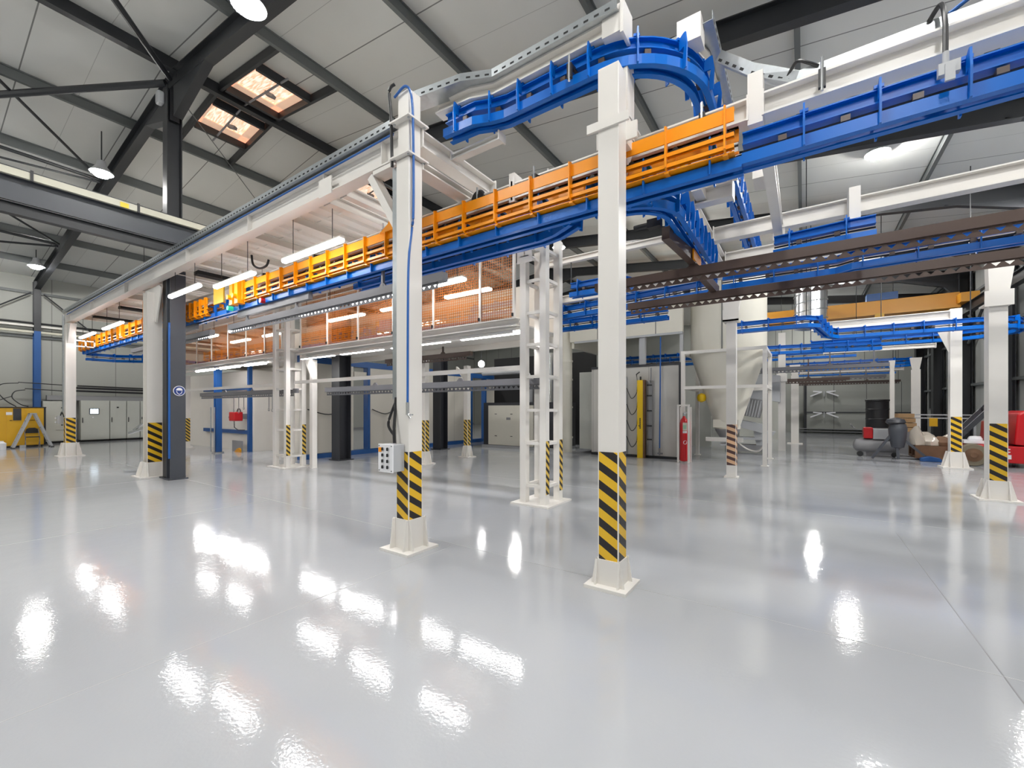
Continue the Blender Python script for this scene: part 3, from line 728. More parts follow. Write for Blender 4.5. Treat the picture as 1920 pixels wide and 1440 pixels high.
# ------------------------------------------------------------------ overhead conveyor track
POWER = [(-.05, .19), (.05, .19), (.05, .202), (.008, .202), (.008, .288), (.05, .288), (.05, .30), (-.05, .30), (-.05, .288), (-.008, .288), (-.008, .202), (-.05, .202)]
FREE_R = [(.035, 0), (.095, 0), (.095, .095), (.035, .095), (.035, .084), (.085, .084), (.085, .011), (.035, .011)]
FREE_L = [(-a, c) for a, c in FREE_R][::-1]
YOKE = [(.05, .315), (.10, .335), (.13, .335), (.15, .20), (.14, -.01), (.10, -.01), (.10, .10), (.115, .2), (.05, .2)]
def yoke_mesh(m='blue'):
    b = MB()
    for s in (-1, 1): b.prism([(s * a, c) for a, c in YOKE], 1, -.007, .007)
    b.prism([(-.06, .30), (.06, .30), (.06, .325), (-.06, .325)], 1, -.03, .03)
    return b
yoke_data = {}
def track(path, label, m='blue', step=.62, chain=True, offset=.2, yokes=True, group='blue overhead conveyor tracks', power=True, rods=(), rod_top=None):
    t = thing('conveyor_track', label, 'conveyor track', path[0], group)
    if power: b = MB(); b.sweep(path, POWER); b.build('power_rail', m, t)
    b = MB(); b.sweep(path, FREE_R); b.build('free_rail', m, t)
    b = MB(); b.sweep(path, FREE_L); b.build('free_rail', m, t)
    P = [Vector(p) for p in path]
    if chain:
        b = MB(); b.tube([p + Vector((0, 0, .15)) for p in P], .012, 6); ch = b.build('chain', 'black', t)
        s = .3
        for a, c in zip(P, P[1:]):
            L = (c - a).length; d = (c - a) / L
            while s < L:
                q = a + d * s + Vector((0, 0, .15))
                if 'trolley' not in yoke_data:
                    o = MB().cbox(0, 0, 0, .11, .06, .045).build('trolley', 'bar_brown'); yoke_data['trolley'] = o.data
                else:
                    o = bpy.data.objects.new('trolley', yoke_data['trolley']); COL.objects.link(o)
                o.location = q; o.rotation_euler.z = math.atan2(d.y, d.x) - math.pi / 2
                o.parent = t; o.matrix_parent_inverse = inv(t); s += .42
            s -= L
    for i in rods:
        p = P[i]; b = MB(); b.tube([p + Vector((0, 0, .3)), (p.x, p.y, rod_top or roof_z(p.x) - .02)], .012, 6); b.build('hanger_rod', 'dark', t)
    if yokes:
        s = offset
        for a, c in zip(P, P[1:]):
            L = (c - a).length; d = (c - a) / L
            while s < L:
                q = a + d * s
                if m not in yoke_data:
                    o = yoke_mesh().build('yoke', m); yoke_data[m] = o.data
                else:
                    o = bpy.data.objects.new('yoke', yoke_data[m]); COL.objects.link(o)
                o.location = q; o.rotation_euler.z = math.atan2(d.y, d.x) - math.pi / 2
                o.parent = t; o.matrix_parent_inverse = inv(t); s += step
            s -= L
    return t
YM, ZT = 4.30, 3.79
track([(-.45, YM, ZT), (1.75, YM, ZT)], 'blue conveyor track continuing right from the end of the orange guard', step=.47, offset=.45)
track([(-9.3, YM, ZT - .02), (-.45, YM, ZT - .02)], 'blue conveyor track directly under the orange guard', step=.6, power=False)
track([(-23.3, YM, ZT - .02), (-9.3, YM, ZT - .02)], 'blue conveyor track under the far orange guard, left of the yellow plate', step=.6, power=False)
track([(-6.6, 4.72, ZT - .02), (-2.75, 4.72, ZT - .02), (-2.5, 4.66, ZT - .02), (-2.2, 4.5, ZT - .02)], 'second blue track running just behind and below the orange guard', step=.6)
track([(-1.9, 4.36, ZT + .08)] + arc(-1.75, 5.2, .5, -90, 0, ZT + .08, 8)[1:] + [(-1.25, 7.35, ZT + .08)], 'blue branch track curving down behind the tall front column toward the brown bars', step=.28, offset=.1)
track([(-3.62, 3.88, 4.95), (-3.2, 3.9, 4.95), (-3.0, 3.98, 4.95), (-2.82, 4.02, 4.95), (-1.75, 4.02, 4.95)] + arc(-1.75, 4.87, .85, -90, 0, 4.95, 12)[1:] + [(-.9, 11.2, 4.95)],
      'high blue track bending through a right angle at the top centre', step=.42)
track([(-4.6, 5.7, 4.6), (-3.75, 5.6, 4.6)] + arc(-3.75, 6.1, .5, -90, 20, 4.6, 6)[1:], 'short curved blue track behind the cross beams of the control box column', step=.3)
track([(-6.2, 9.4, 3.82), (-1.35, 8.85, 3.82)], 'blue track between the two brown bars, left of the branch track')
track([(-1.25, 8.75, 3.84), (.45, 8.75, 3.84), (.65, 8.6, 3.84), (3.0, 8.45, 3.84)], 'blue track running right between the two brown bars')
track([(-.35, 7.15, 3.80), (.5, 7.05, 3.80), (.75, 7.05, 3.80)], 'short blue track above the upper brown bar')
track([(-4.0, 8.0, 3.95), (-3.2, 8.0, 3.95)] + arc(-3.2, 8.35, .35, -90, 0, 3.95, 5)[1:], 'small curved blue track left of the tall front column', rods=(0, 1), rod_top=4.7)
track([(-6.5, 10.2, 3.72), (-2.6, 10.2, 3.72)], 'blue track above the pale booth, left of the tall front column', rods=(0, 1), rod_top=4.14)
ibeam((-6.6, 10.2, 4.22), (-2.3, 10.2, 4.22), .17, .12, 'white beam above the pale booth, left of the tall front column')
track([(-1.6, 13.2, 3.72), (.05, 13.2, 3.72), (.25, 13.4, 3.72), (.55, 15.4, 3.72), (.8, 15.9, 3.72), (3.6, 16.0, 3.72)] + arc(3.6, 17.2, 1.2, -90, 90, 3.72, 10)[1:] + [(.2, 18.4, 3.72)],
      'blue track loop below the ochre crane girder', rods=(1, 5, -1))
track([(-1.5, 17.0, 3.5), (2.0, 17.6, 3.5)], 'blue track in front of the far loop, right of the hopper', rods=(0, 1))
track([(-1.0, 27.0, 3.75), (3.5, 27.0, 3.75)] + arc(3.5, 28.0, 1.0, -90, 90, 3.75, 8)[1:] + [(0, 29.0, 3.75)], 'farthest blue track loop above the back wall panels', rods=(0, 1, -1))
track([(-.6, 31.5, 3.6), (4.2, 31.5, 3.6)], 'far blue track in front of the back wall', rods=(0, 1))
track([(-3.2, 21.5, 3.7), (1.7, 21.5, 3.7)], 'distant blue track behind the white square post', rods=(0, 1))
for z, y, lab in ((3.3, 17.2, 'lower'), (3.62, 18.4, 'upper')):
    track([(-7.0, y, z), (-3.2, y, z)], f'blue track inside the booth opening, {lab} one', step=.5, rods=(0, 1), rod_top=5.36)
track([(-23.3, 4.3, 3.55), (-23.3, 5.2, 3.55), (-22.6, 5.9, 3.55), (-21, 6.1, 3.55)], 'blue track bend at the far left end of the orange guard', rods=(2, 3))

# orange guard around the main track
def orange_guard(x0, x1, label, step=.50, z=0):
    t = thing('track_guard', label, 'track guard', (x0, YM, 3.9), 'orange track guards')
    zz = 3.885 + z
    for s in (-1, 1):
        y = YM + s * .17
        b = MB(); b.box(x0, x1, y - .006, y + .006, zz + .26, zz + .385); b.box(x0, x1, min(y, y - s * .05), max(y, y - s * .05), zz + .375, zz + .385); b.build('upper_band', 'orange', t)
        for dz in (.13, .03):
            b = MB(); b.box(x0, x1, y - .012, y + .012, zz + dz, zz + dz + .035); b.box(x0, x1, min(y, y - s * .04), max(y, y - s * .04), zz + dz, zz + dz + .008); b.build('side_rail', 'orange', t)
        b = MB(); b.tube([(x0, y - s * .05, zz + .2), (x1, y - s * .05, zz + .2)], .012, 6); b.build('guide_rod', 'black', t)
    b = MB(); b.box(x0, x1, YM - .16, YM + .16, zz - .002, zz + .008); b.build('floor_strip', 'orange', t)
    x = x0 + .2; o0 = None
    while x < x1:
        if o0 is None: b = MB(); b.cyl((0, -.0125, 0), (0, .0125, 0), .028, 8); o0 = o = b.build('guide_roller', 'black')
        else: o = bpy.data.objects.new('guide_roller', o0.data); COL.objects.link(o)
        o.location = (x, YM - .1225, zz + .2); o.parent = t; o.matrix_parent_inverse = inv(t); x += .42
    first = None; x = x0 + .03
    while x < x1 + .01:
        if first is None:
            b = MB()
            for s in (-1, 1):
                y = s * .165
                b.prism([(y, 0), (y + s * .055, .02), (y + s * .055, .40), (y, .42), (y - s * .02, .38), (y - s * .02, .02)], 0, -.007, .007)
            b.prism([(-.17, -.02), (.17, -.02), (.17, 0), (-.17, 0)], 0, -.02, .02)
            first = b.build('yoke', 'orange'); o = first
        else:
            o = bpy.data.objects.new('yoke', first.data); COL.objects.link(o)
        o.location = (x, YM, zz); o.parent = t; o.matrix_parent_inverse = inv(t); x += step
    return t
orange_guard(-9.6, -.50, 'long orange guard around the conveyor track across the middle of the hall')
orange_guard(-23.3, -12.9, 'orange guard on the far left section of the track, beyond the white I column', .62)
orange_guard(-12.7, -11.4, 'short orange guard section left of the yellow plate and drive unit', .3, -.06)
b = MB(); b.prism([(-5.2, 4.24), (-4.45, 4.24), (-4.45, 4.68), (-4.80, 4.68), (-5.0, 4.34)], 1, 4.08, 4.10)
single(b, 'guard_plate', 'orange', 'tall orange guard plate rising from the track just left of the control box column', 'plate')
b = MB(); b.box(-10.95, -10.45, 4.08, 4.11, 3.98, 4.36); single(b, 'guard_plate', 'yellow', 'square yellow plate on the track between the orange guards', 'plate')
b = MB(); b.box(-10.4, -9.9, 4.2, 4.4, 3.95, 4.35); single(b, 'drive_cover', 'blue', 'blue cover beside the square yellow plate on the track', 'cover')
for x, h, lab in ((-9.78, .5, 'first'), (-10.02, .45, 'second')):
    b = MB(); b.box(x - .07, x + .07, 4.05, 4.2, 3.85, 3.85 + h); b.cyl((x, 4.05, 4.0), (x, 3.98, 4.0), .05, 12); single(b, 'track_stop', 'orange', f'{lab} orange stop unit at the left end of the long orange guard', 'stop')
b = MB(); b.box(-9.95, -9.7, 4.2, 4.4, 4.36, 4.62); b.box(-9.9, -9.75, 4.15, 4.2, 4.42, 4.55); single(b, 'junction_box', 'white', 'white junction box above the left end of the long orange guard', 'box')
b = MB(); b.cyl((-10.3, 4.10, 3.83), (-10.3, 4.21, 3.83), .05, 16); single(b, 'beacon', 'green', 'small green light on the blue track below the yellow plate', 'beacon')
b = MB(); b.cyl((-8.9, 4.12, 3.80), (-8.9, 4.21, 3.80), .05, 16); single(b, 'beacon', 'red', 'dull red disc on the track below the left end of the long orange guard', 'beacon')
# motors
def motor(x, y, z, label):
    t = thing('drive_motor', label, 'motor', (x, y, z))
    b = MB(); b.cone((x, y, z), (x, y + .32, z), .13, .13, 20); b.build('body', 'white', t, smooth=True)
    b = MB(); b.cone((x, y - .02, z), (x, y, z), .10, .12, 20); b.build('fan_cover', 'black', t, smooth=True)
    b = MB(); b.box(x - .08, x + .08, y + .3, y + .5, z - .1, z + .1); b.build('gearbox', 'white', t)
motor(-3.55, 4.38, 4.42, 'white motor with black fan cover right of the control box column')
motor(-15.2, 4.05, 4.42, 'white motor with dark end above the far orange guard')
b = MB(); b.box(-15.75, -15.55, 4.08, 4.5, 4.1, 4.75); single(b, 'guard_plate', 'orange', 'upright orange plate beside the far motor', 'plate')
b = MB(); b.box(-18.0, -17.8, 4.08, 4.14, 3.95, 4.4); single(b, 'guard_plate', 'orange', 'upright orange plate on the far guard nearest its left end', 'plate')
# beam clamps
CL = None
def clamp(x, y, z, label):
    global CL
    t = thing('track_clamp', label, 'clamp', (x, y, z), 'black clamps holding the track to the beam')
    b = MB(); b.bar((x, y - .14, z + .02), (x, y + .02, z + .05), .035, .03); b.build('arm', 'black', t)
    b = MB(); b.box(x - .025, x + .025, y - .15, y - .115, z - .12, z + .03); b.build('jaw', 'black', t)
    b = MB(); b.cyl((x, y - .145, z - .15), (x, y - .145, z + .12), .012, 8); b.build('bolt', 'chrome', t)
for x, lab in ((-.78, 'black clamp over the right end of the orange guard'), (-2.6, 'black clamp on the support beam right of the control box column, second from it'), (-3.45, 'black clamp on the support beam just right of the control box column'),
               (-5.3, 'black clamp on the support beam just left of the tall orange plate'), (-7.2, 'black clamp above the orange guard between the two nearest tube lights'), (-9.05, 'black clamp near the left end of the long orange guard')):
    clamp(x, 4.38, 4.36, lab)
clamp(.12, 4.38, 4.36, 'black clamp on the upper right white beam')
clamp(-1.95, 4.0, 5.1, 'black clamp where the high blue track starts to bend')

# high white support beam above the high blue track
def box_beam(path, w, h, label):
    t = thing('gantry_beam', label, 'beam', path[0], 'white gantry beams')
    b = MB(); b.sweep(path, [(-w / 2, 0), (w / 2, 0), (w / 2, .02), (.01, .02), (.01, h - .02), (w / 2, h - .02), (w / 2, h), (-w / 2, h), (-w / 2, h - .02), (-.01, h - .02), (-.01, .02), (-w / 2, .02)]); b.build('girder', 'white', t)
    return t
HB = box_beam([(-3.75, 3.86, 5.28), (-3.25, 3.9, 5.28), (-2.98, 4.0, 5.28), (-1.5, 4.0, 5.28)], .16, .14, 'high white beam above the blue track that bends at the top centre')
b = MB(); b.box(-1.62, -1.42, 3.9, 4.12, 5.24, 5.5); b.box(-1.43, -1.40, 3.88, 4.14, 5.2, 5.52); b.build('end_block', 'white', HB)
HB2 = box_beam([(-1.0, 4.55, 5.28), (-.9, 4.9, 5.28), (-.9, 9.0, 5.28)], .16, .14, 'high white beam running back from the blue corner bend')
b = MB(); b.box(-1.04, -.82, 4.40, 4.60, 5.24, 5.48); b.build('end_block', 'white', HB2)
ibeam((-3.7, 4.08, 4.86), (-2.95, 4.08, 4.86), .08, .1, 'small white bracket beam under the high blue track beside the control box column')
for y in (5.4, 6.6):
    b = MB(); b.cbox(-.95, y, 5.36, .3, .06, .24); single(b, 'hanger_plate', 'white', f'white hanger bracket on the high beam behind the bend, {"nearer" if y < 6 else "farther"} one', 'hanger')
b = MB(); b.box(-1.75, -1.38, 6.4, 6.5, 5.1, 5.42); b.box(-1.8, -1.75, 6.4, 6.5, 4.9, 5.4); single(b, 'drive_cover', 'galv', 'grey metal drive unit inside the bend of the high blue track', 'drive')
b = MB(); b.box(-1.74, -1.40, 6.38, 6.40, 5.0, 5.12); single(b, 'label_plate', 'yellow', 'yellow plate under the grey drive unit at the top centre', 'plate')

# ------------------------------------------------------------------ load bars
def load_bar(x0, x1, y, z, m, label, group, mod=.115, hangers=(.3, .7), link=None, up=0, hanger_h=.3):
    t = thing('load_bar', label, 'load bar', (x0, y, z), group)
    b = MB(); b.box(x0, x1, y - .055, y + .055, z + .085, z + .205); b.build('channel', m, t)
    b = MB(); n = int((x1 - x0 - .1) / mod); xs = x0 + .06; a = .085
    for yy in (y - .03, y - .024):
        for i in range(n):
            X = xs + i * mod
            A, B_, C_, D_ = (X, yy, a), (X + mod, yy, a), (X + mod, yy, 0), (X, yy, 0)
            p, q, r = (X + .016, yy, .066), (X + mod - .016, yy, .066), (X + mod / 2, yy, .018)
            o = len(b.v)
            b.add([(v[0], v[1], v[2] + z) for v in (A, B_, C_, D_, p, q, r)], [(0, 4, 5, 1), (1, 5, 6, 2), (0, 3, 6, 4), (3, 2, 6)])
    b.box(xs, xs + n * mod, y - .03, y - .024, z - .004, z)
    b.build('perforated_strip', m, t)
    for f in hangers:
        x = x0 + (x1 - x0) * f
        b = MB(); b.box(x - .02, x + .02, y - .02, y + .02, z + .2, z + .2 + hanger_h + (up + .14 if up else 0)); b.prism([(x - .1, z + .2), (x + .1, z + .2), (x + .03, z + .27), (x - .03, z + .27)], 1, y - .015, y + .015); b.build('hanger', m, t)
    if link:
        b = MB(); b.box(link[0], link[1], y - .04, y + .04, z + .2 + hanger_h, z + .34 + hanger_h); b.build('link_beam', m, t)
    return t
GB = 'brown perforated load bars'; GG = 'grey perforated load bars'
load_bar(-2.78, 3.4, 6.45, 3.45, 'bar_brown', 'brown perforated bar on the right, upper and nearer of the two', GB, .12, (.24,), hanger_h=.2)
load_bar(-2.78, 3.4, 8.0, 3.45, 'bar_brown', 'brown perforated bar on the right, lower of the two, in front of the cream hopper', GB, .12, (.24,), hanger_h=.2)
t = thing('carrier_trolley', 'brown carrier trolley arm with an orange plate hanging on the branch track', 'trolley', (-1.3, 6, 3.8))
b = MB(); b.bar((-1.42, 5.45, 3.84), (-1.30, 6.5, 3.78), .1, .16); b.build('arm', 'bar_brown', t)
b = MB(); b.box(-1.27, -1.25, 6.25, 6.75, 3.72, 3.86); b.build('orange_plate', 'orange', t)
b = MB(); b.cbox(-1.5, 5.25, 3.9, .16, .1, .1); b.cyl((-1.75, 5.25, 3.9), (-1.5, 5.25, 3.9), .035, 8); b.build('trolley_head', 'black', t)
t = thing('carrier_trolley', 'brown carrier trolley arm above the lower brown bar', 'trolley', (-1.3, 7.8, 3.75))
b = MB(); b.bar((-1.36, 7.1, 3.80), (-1.26, 8.1, 3.70), .1, .14); b.build('arm', 'bar_brown', t)
load_bar(-10.62, -4.07, 4.3, 3.32, 'bar_grey', 'long grey perforated bar hanging below the orange guard', GG, .11, (.12, .42, .8), (-10.2, -7.4), hanger_h=.12, up=.1)
load_bar(-17.5, -11.6, 4.3, 3.32, 'bar_grey', 'grey perforated bar hanging just right of the slate post', GG, .11, (.3, .7), (-16, -12.5), hanger_h=.12, up=.1)
load_bar(-10.5, -3.75, 6.55, 2.0, 'bar_grey', 'grey perforated bar under the mesh guard between the two ladder towers', GG, .11, (.3, .7), hanger_h=.03)
load_bar(-18.05, -11.6, 6.35, 2.0, 'bar_grey', 'grey perforated bar with hooks, left of the left ladder tower', GG, .11, (.3, .6), hanger_h=.03)
load_bar(-10.6, -7.2, 8.6, 2.95, 'bar_brown', 'dark brown bar hanging at the doorway behind the mesh guard', GB, .11, (.3, .7), hanger_h=.22)
load_bar(-1.6, 2.3, 18.4, 2.95, 'bar_grey', 'distant grey bar below the blue loop, right of the hopper', GG, .12, (.6, .9), hanger_h=.56)
load_bar(-3.0, 1.5, 21.5, 2.7, 'bar_brown', 'distant brown bar crossing behind the white square post', GB, .12, (.3, .7), hanger_h=.80)
load_bar(-.4, 4.4, 31.5, 3.05, 'bar_brown', 'farthest brown bar in front of the back wall', GB, .13, (.3, .7), hanger_h=.36)
load_bar(.8, 3.5, 29.0, 3.2, 'bar_grey', 'grey bar under the farthest blue loop', GG, .2, (.3, .7), hanger_h=.36)
# hooks on the left bar
for i, (x, l) in enumerate(((-15.4, .38), (-15.05, .42), (-14.7, .3), (-13.1, .34), (-12.9, .36))):
    b = MB(); b.tube([(x, 6.32, 2.02), (x, 6.32, 2.0 - l)], .012, 6); b.tube([(x + .04 * math.cos(a), 6.32, 1.96 - l + .04 * math.sin(a)) for a in [math.pi / 2 + i * .6 for i in range(10)]], .010, 6)
    single(b, 'hook', 'grey', f'wire hook hanging from the left grey bar, {["first", "second", "third", "fourth", "fifth"][i]} from its left end', 'hook', 'wire hooks on the left bar')

# ------------------------------------------------------------------ tube lights
def tube_light(xa, xb, y, z, label, group, hang=None, w=.10, glow='tube'):
    t = thing('tube_light', label, 'lamp', (xa, y, z), group)
    b = MB(); b.ext([(-w / 2, 0), (w / 2, 0), (w / 2 - .015, .03), (-w / 2 + .015, .03)], (xa, y, z + .02), (xb, y, z + .02)); b.build('housing', 'white', t)
    b = MB(); b.ext([(-w * .42, 0), (w * .42, 0), (w * .46, -.03), (w * .3, -.055), (-w * .3, -.055), (-w * .46, -.03)], (xa + .01, y, z + .02), (xb - .01, y, z + .02)); b.build('diffuser', glow, t)
    if hang:
        for f in (.18, .85):
            x = xa + (xb - xa) * f
            b = MB(); b.tube([(x, y, z + .05), (x, y, hang)], .006, 6); b.build('wire', 'black', t)
    return t
G1 = 'tube lights hung under the long white beam'
for xa, xb, lab in ((-7.25, -5.6, 'tube light nearest the camera under the long white beam, largest in view'), (-9.95, -8.3, 'second tube light under the long white beam'), (-11.65, -10.05, 'third tube light under the long white beam, in front of the slate post'),
                    (-18.1, -16.2, 'tube light left of the white I column, second from the far end'), (-21.0, -19.2, 'farthest left tube light, beside the far white column')):
    tube_light(xa, xb, 3.50 if 'third' in lab else 3.74, 4.14, lab, G1, 4.64 if 'third' in lab else 4.9)
G2 = 'tube lights behind the grey bars'
for xa, xb, lab in ((-6.3, -5.1, 'tube light at the right end of the grey bar, right of the control box column'), (-8.4, -7.1, 'tube behind the grey bar just left of the control box column'), (-10.6, -9.1, 'tube light shining through the holes at the middle of the grey bar'),
                    (-14.6, -13.4, 'wide tube light below the grey bar, right of the slate post'), (-16.9, -15.6, 'tube light close beside the slate post, below the grey bar')):
    tube_light(xa, xb, 5.9, 4.02, lab, G2, 4.9, .14)
G3 = 'long tubes under the mesh guard walkway'
for xa, xb, lab in ((-5.55, -4.15, 'long tube under the right walkway beam, nearest the right tower'), (-7.6, -5.85, 'long tube under the right walkway beam, behind the control box column'), (-9.5, -7.9, 'long tube under the right walkway beam, left of the control box column'), (-11.3, -9.8, 'long tube under the right walkway beam, nearest the left tower'),
                    (-14.6, -13.3, 'tube under the left walkway beam, nearest the left tower'), (-16.4, -15.0, 'second tube under the left walkway beam'), (-18.4, -16.9, 'third tube under the left walkway beam')):
    tube_light(xa, xb, 6.32, 3.02, lab, G3, None, .10, 'tube_low')

# ------------------------------------------------------------------ mesh guard walkway
def mesh_guard(xs, y, z0, z1, label):
    t = thing('mesh_guard', label, 'mesh guard', (xs[0], y, z0), 'orange mesh guards')
    b = MB(); b.ibeam((xs[0] - .1, y, z0 - .03), (xs[-1] + .1, y, z0 - .03), .14, .2, .012, .018); b.build('sill_beam', 'white', t)
    b = MB(); b.bar((xs[0], y + .02, z0 - .20), (xs[-1], y + .02, z0 - .20), .12, .05); b.build('lower_rail', 'white', t)
    b = MB(); b.bar((xs[0], y, z1 + .02), (xs[-1], y, z1 + .02), .05, .05); b.build('top_rail', 'white', t)
    for x in xs:
        b = MB(); b.box(x - .022, x + .022, y - .025, y + .025, z0 + .04, z1); b.build('post', 'white', t)
        b = MB(); b.box(x - .03, x + .0, y - .05, y - .025, z0 + .08, z0 + .14); b.build('clip', 'black', t)
    for a, c in zip(xs, xs[1:]):
        b = MB(); a2, c2 = a + .03, c - .03
        n = int((c2 - a2) / .05)
        for i in range(n + 1):
            x = a2 + (c2 - a2) * i / n; b.box(x - .0045, x + .0045, y + .004, y + .010, z0 + .05, z1)
        k2 = int((z1 - z0 - .05) / .05)
        for i in range(k2 + 1):
            z = z0 + .05 + (z1 - z0 - .05) * i / k2; b.box(a2, c2, y + .010, y + .016, z - .0045, z + .0045)
        b.build('wire_panel', 'mesh', t)
        b = MB(); b.box(a2, c2, y - .012, y - .008, z0 + .05, z1); b.build('clear_sheet', 'sheet', t)
    return t
mesh_guard([-11.3, -10.05, -8.78, -7.52, -6.28, -5.05, -4.28], 6.3, 3.22, 4.62, 'orange wire mesh guard behind clear sheets, right section between the ladder towers')
mesh_guard([-21.2, -19.9, -18.6, -17.3, -16.0, -14.7, -13.5, -12.5], 6.4, 3.25, 4.62, 'orange wire mesh guard, left section beyond the left ladder tower')
mesh_guard([-3.75 + .0, -3.45], 7.0, 3.22, 4.6, 'narrow orange mesh panel behind the right ladder tower') if False else None
# rear face of the walkway
mb = MB(); mb.box(-21, -4.75, 8.88, 8.92, 3.2, 4.7); single(mb, 'panel_wall', 'deck', 'pale panel wall behind the orange mesh guard', 'panel')
mb = MB(); mb.box(-21, -4.75, 6.5, 8.88, 3.36, 3.39); single(mb, 'walkway_floor', 'deck', 'white walkway floor behind the orange mesh guard', 'walkway')
for x0, x1, y, z, lab in ((-11.6, -4.05, 6.30, 2.36, 'white guard rail below the mesh guard between the two ladder towers'), (-19.3, -12.4, 6.30, 2.33, 'white guard rail left of the left ladder tower')):
    t = thing('guard_rail', lab, 'rail', (x0, y, z), 'white guard rails')
    b = MB(); b.box(x0, x1, y - .03, y + .03, z - .03, z + .055); b.build('rail', 'white', t)
# walkway legs with knee brackets
for x, y, lab in ((-11.22, 6.6, 'white leg with rounded knee beside the left ladder tower'),):
    t = thing('support_post', lab, 'post', (x, y, 0))
    b = MB(); b.box(x - .07, x + .07, y - .07, y + .07, 0, 3.0); b.build('post', 'white', t)
    b = MB(); b.prism([(x - .07, 2.55), (x - .33, 2.95), (x - .33, 3.02), (x - .07, 3.02)], 1, y - .05, y + .05); b.build('knee', 'white', t)

# ================================================================== far left: cabinets, compressor, ladder, chair
t = thing('compressor_cabinet', 'yellow compressor cabinet behind the step ladder', 'compressor', (-27.4, 3.0, 0))
b = MB(); b.box(-28.8, -27.4, 1.6, 3.78, .08, 1.68); b.build('housing', 'yellow', t, bevel=.01)
b = MB(); b.box(-28.7, -27.45, 1.7, 3.7, 0, .08); b.build('plinth', 'black', t)
b = MB(); b.box(-28.82, -27.38, 1.58, 3.80, 1.68, 1.72); b.box(-27.41, -27.385, 3.73, 3.79, .08, 1.68); b.build('trim_edge', 'black', t)
for y0, y1 in ((1.9, 2.62), (2.68, 3.16), (3.20, 3.72)):
    b = MB(); b.box(-27.40, -27.385, y0, y1, .12, 1.64); b.build('door', 'yellow', t)
b = MB(); b.box(-27.385, -27.37, 2.85, 3.08, 1.15, 1.66); b.build('control_panel', 'charcoal', t)
b = MB(); b.box(-27.385, -27.38, 2.66, 2.83, 1.38, 1.50); b.build('notice', 'signwhite', t)
b = MB()
for i, y in enumerate([2.76 + .025 * j for j in range(3)] + [3.24 + .03 * j for j in range(12)]): b.box(-27.384, -27.381, y, y + .018, 1.13, 1.165)
b.build('lettering', 'black', t)

def cabinet(y0, y1, h, label, doors, group='grey electrical cabinets', x=-29.2, extras=()):
    t = thing('electrical_cabinet', label, 'cabinet', (x, (y0 + y1) / 2, 0), group)
    b = MB(); b.box(x - .45, x, y0, y1, .1, h); b.build('housing', 'cab', t)
    b = MB(); b.box(x - .45, x - .03, y0 + .01, y1 - .01, 0, .1); b.build('plinth', 'void', t)
    n = doors; w = (y1 - y0) / n
    for i in range(n):
        b = MB(); b.box(x, x + .02, y0 + i * w + .012, y0 + (i + 1) * w - .012, .14, h - .05); d = b.build('door', 'cab', t)
        b = MB(); b.box(x + .02, x + .05, y0 + i * w + .05, y0 + i * w + .075, .95, 1.2); b.build('handle', 'black', d)
    for (nm, m, ya, yb, za, zb) in extras:
        b = MB(); b.box(x + .02, x + .035, ya, yb, za, zb); b.build(nm, m, t)
    return t
cabinet(3.95, 4.95, 2.0, 'grey cabinet with a column of small switches, right of the yellow compressor', 1,
        extras=[('switch', 'black', 4.53, 4.59, z, z + .05) for z in (1.66, 1.38, 1.14, .97, .84)] + [('vent_plate', 'cabline', 4.35, 4.9, .62, .635)])
cabinet(5.2, 6.25, 2.05, 'grey cabinet with a small lit screen', 1, extras=[('screen_bezel', 'charcoal', 5.50, 5.86, 1.36, 1.66), ('screen', 'screen', 5.53, 5.83, 1.39, 1.63), ('button', 'signwhite', 5.6, 5.66, 1.18, 1.24)])
cabinet(6.27, 6.9, 2.05, 'plain grey cabinet right of the one with the lit screen', 1, extras=[('badge', 'black', 6.52, 6.60, 1.68, 1.74)])
cabinet(6.92, 7.45, 2.05, 'second plain grey cabinet right of the lit screen', 1)
cabinet(7.47, 8.3, 2.05, 'grey cabinet with a dark window, partly behind the white I column', 1, extras=[('window', 'charcoal', 7.68, 7.98, 1.08, 1.70)])
t = thing('cable_duct', 'dark cable duct running above the grey cabinets', 'duct', (-29.5, 6, 2.1))
b = MB(); b.box(-29.65, -29.4, 4.1, 8.5, 2.05, 2.28); b.build('trough', 'grey', t)
for i, (z, r, y0, y1) in enumerate(((2.72, .035, 5.1, 9.6), (2.62, .05, 5.0, 9.8), (2.48, .05, 4.7, 9.6), (2.80, .02, 3.2, 5.0), (2.52, .02, 3.4, 4.9))):
    cable([(-29.3, y0, z + .04), (-29.3, (y0 + y1) / 2, z), (-29.3, y1, z - .05)], r, 'black', f'black cable bundle sagging above the grey cabinets, {["uppermost thick", "middle thick", "lowest thick", "upper thin", "lower thin"][i]} one')
cable([(-29.2, 3.2, 2.8), (-29.2, 2.7, 2.72), (-29.2, 2.6, 2.4), (-28.9, 2.8, 2.0), (-28.5, 3.05, 1.74)], .02, 'black', 'large black cable loop over the yellow cabinet')
cable([(-29.2, 3.4, 2.5), (-29.2, 3.1, 2.42), (-29.1, 3.0, 2.15), (-28.8, 3.2, 1.85), (-28.5, 3.4, 1.74)], .02, 'black', 'smaller black cable loop over the yellow cabinet, beside the blue column')
cable([(-28.8, 2.4, 1.74), (-28.9, 2.6, 2.0), (-29.1, 3.0, 2.2)], .016, 'black', 'thin black cable rising from the left of the yellow cabinet')

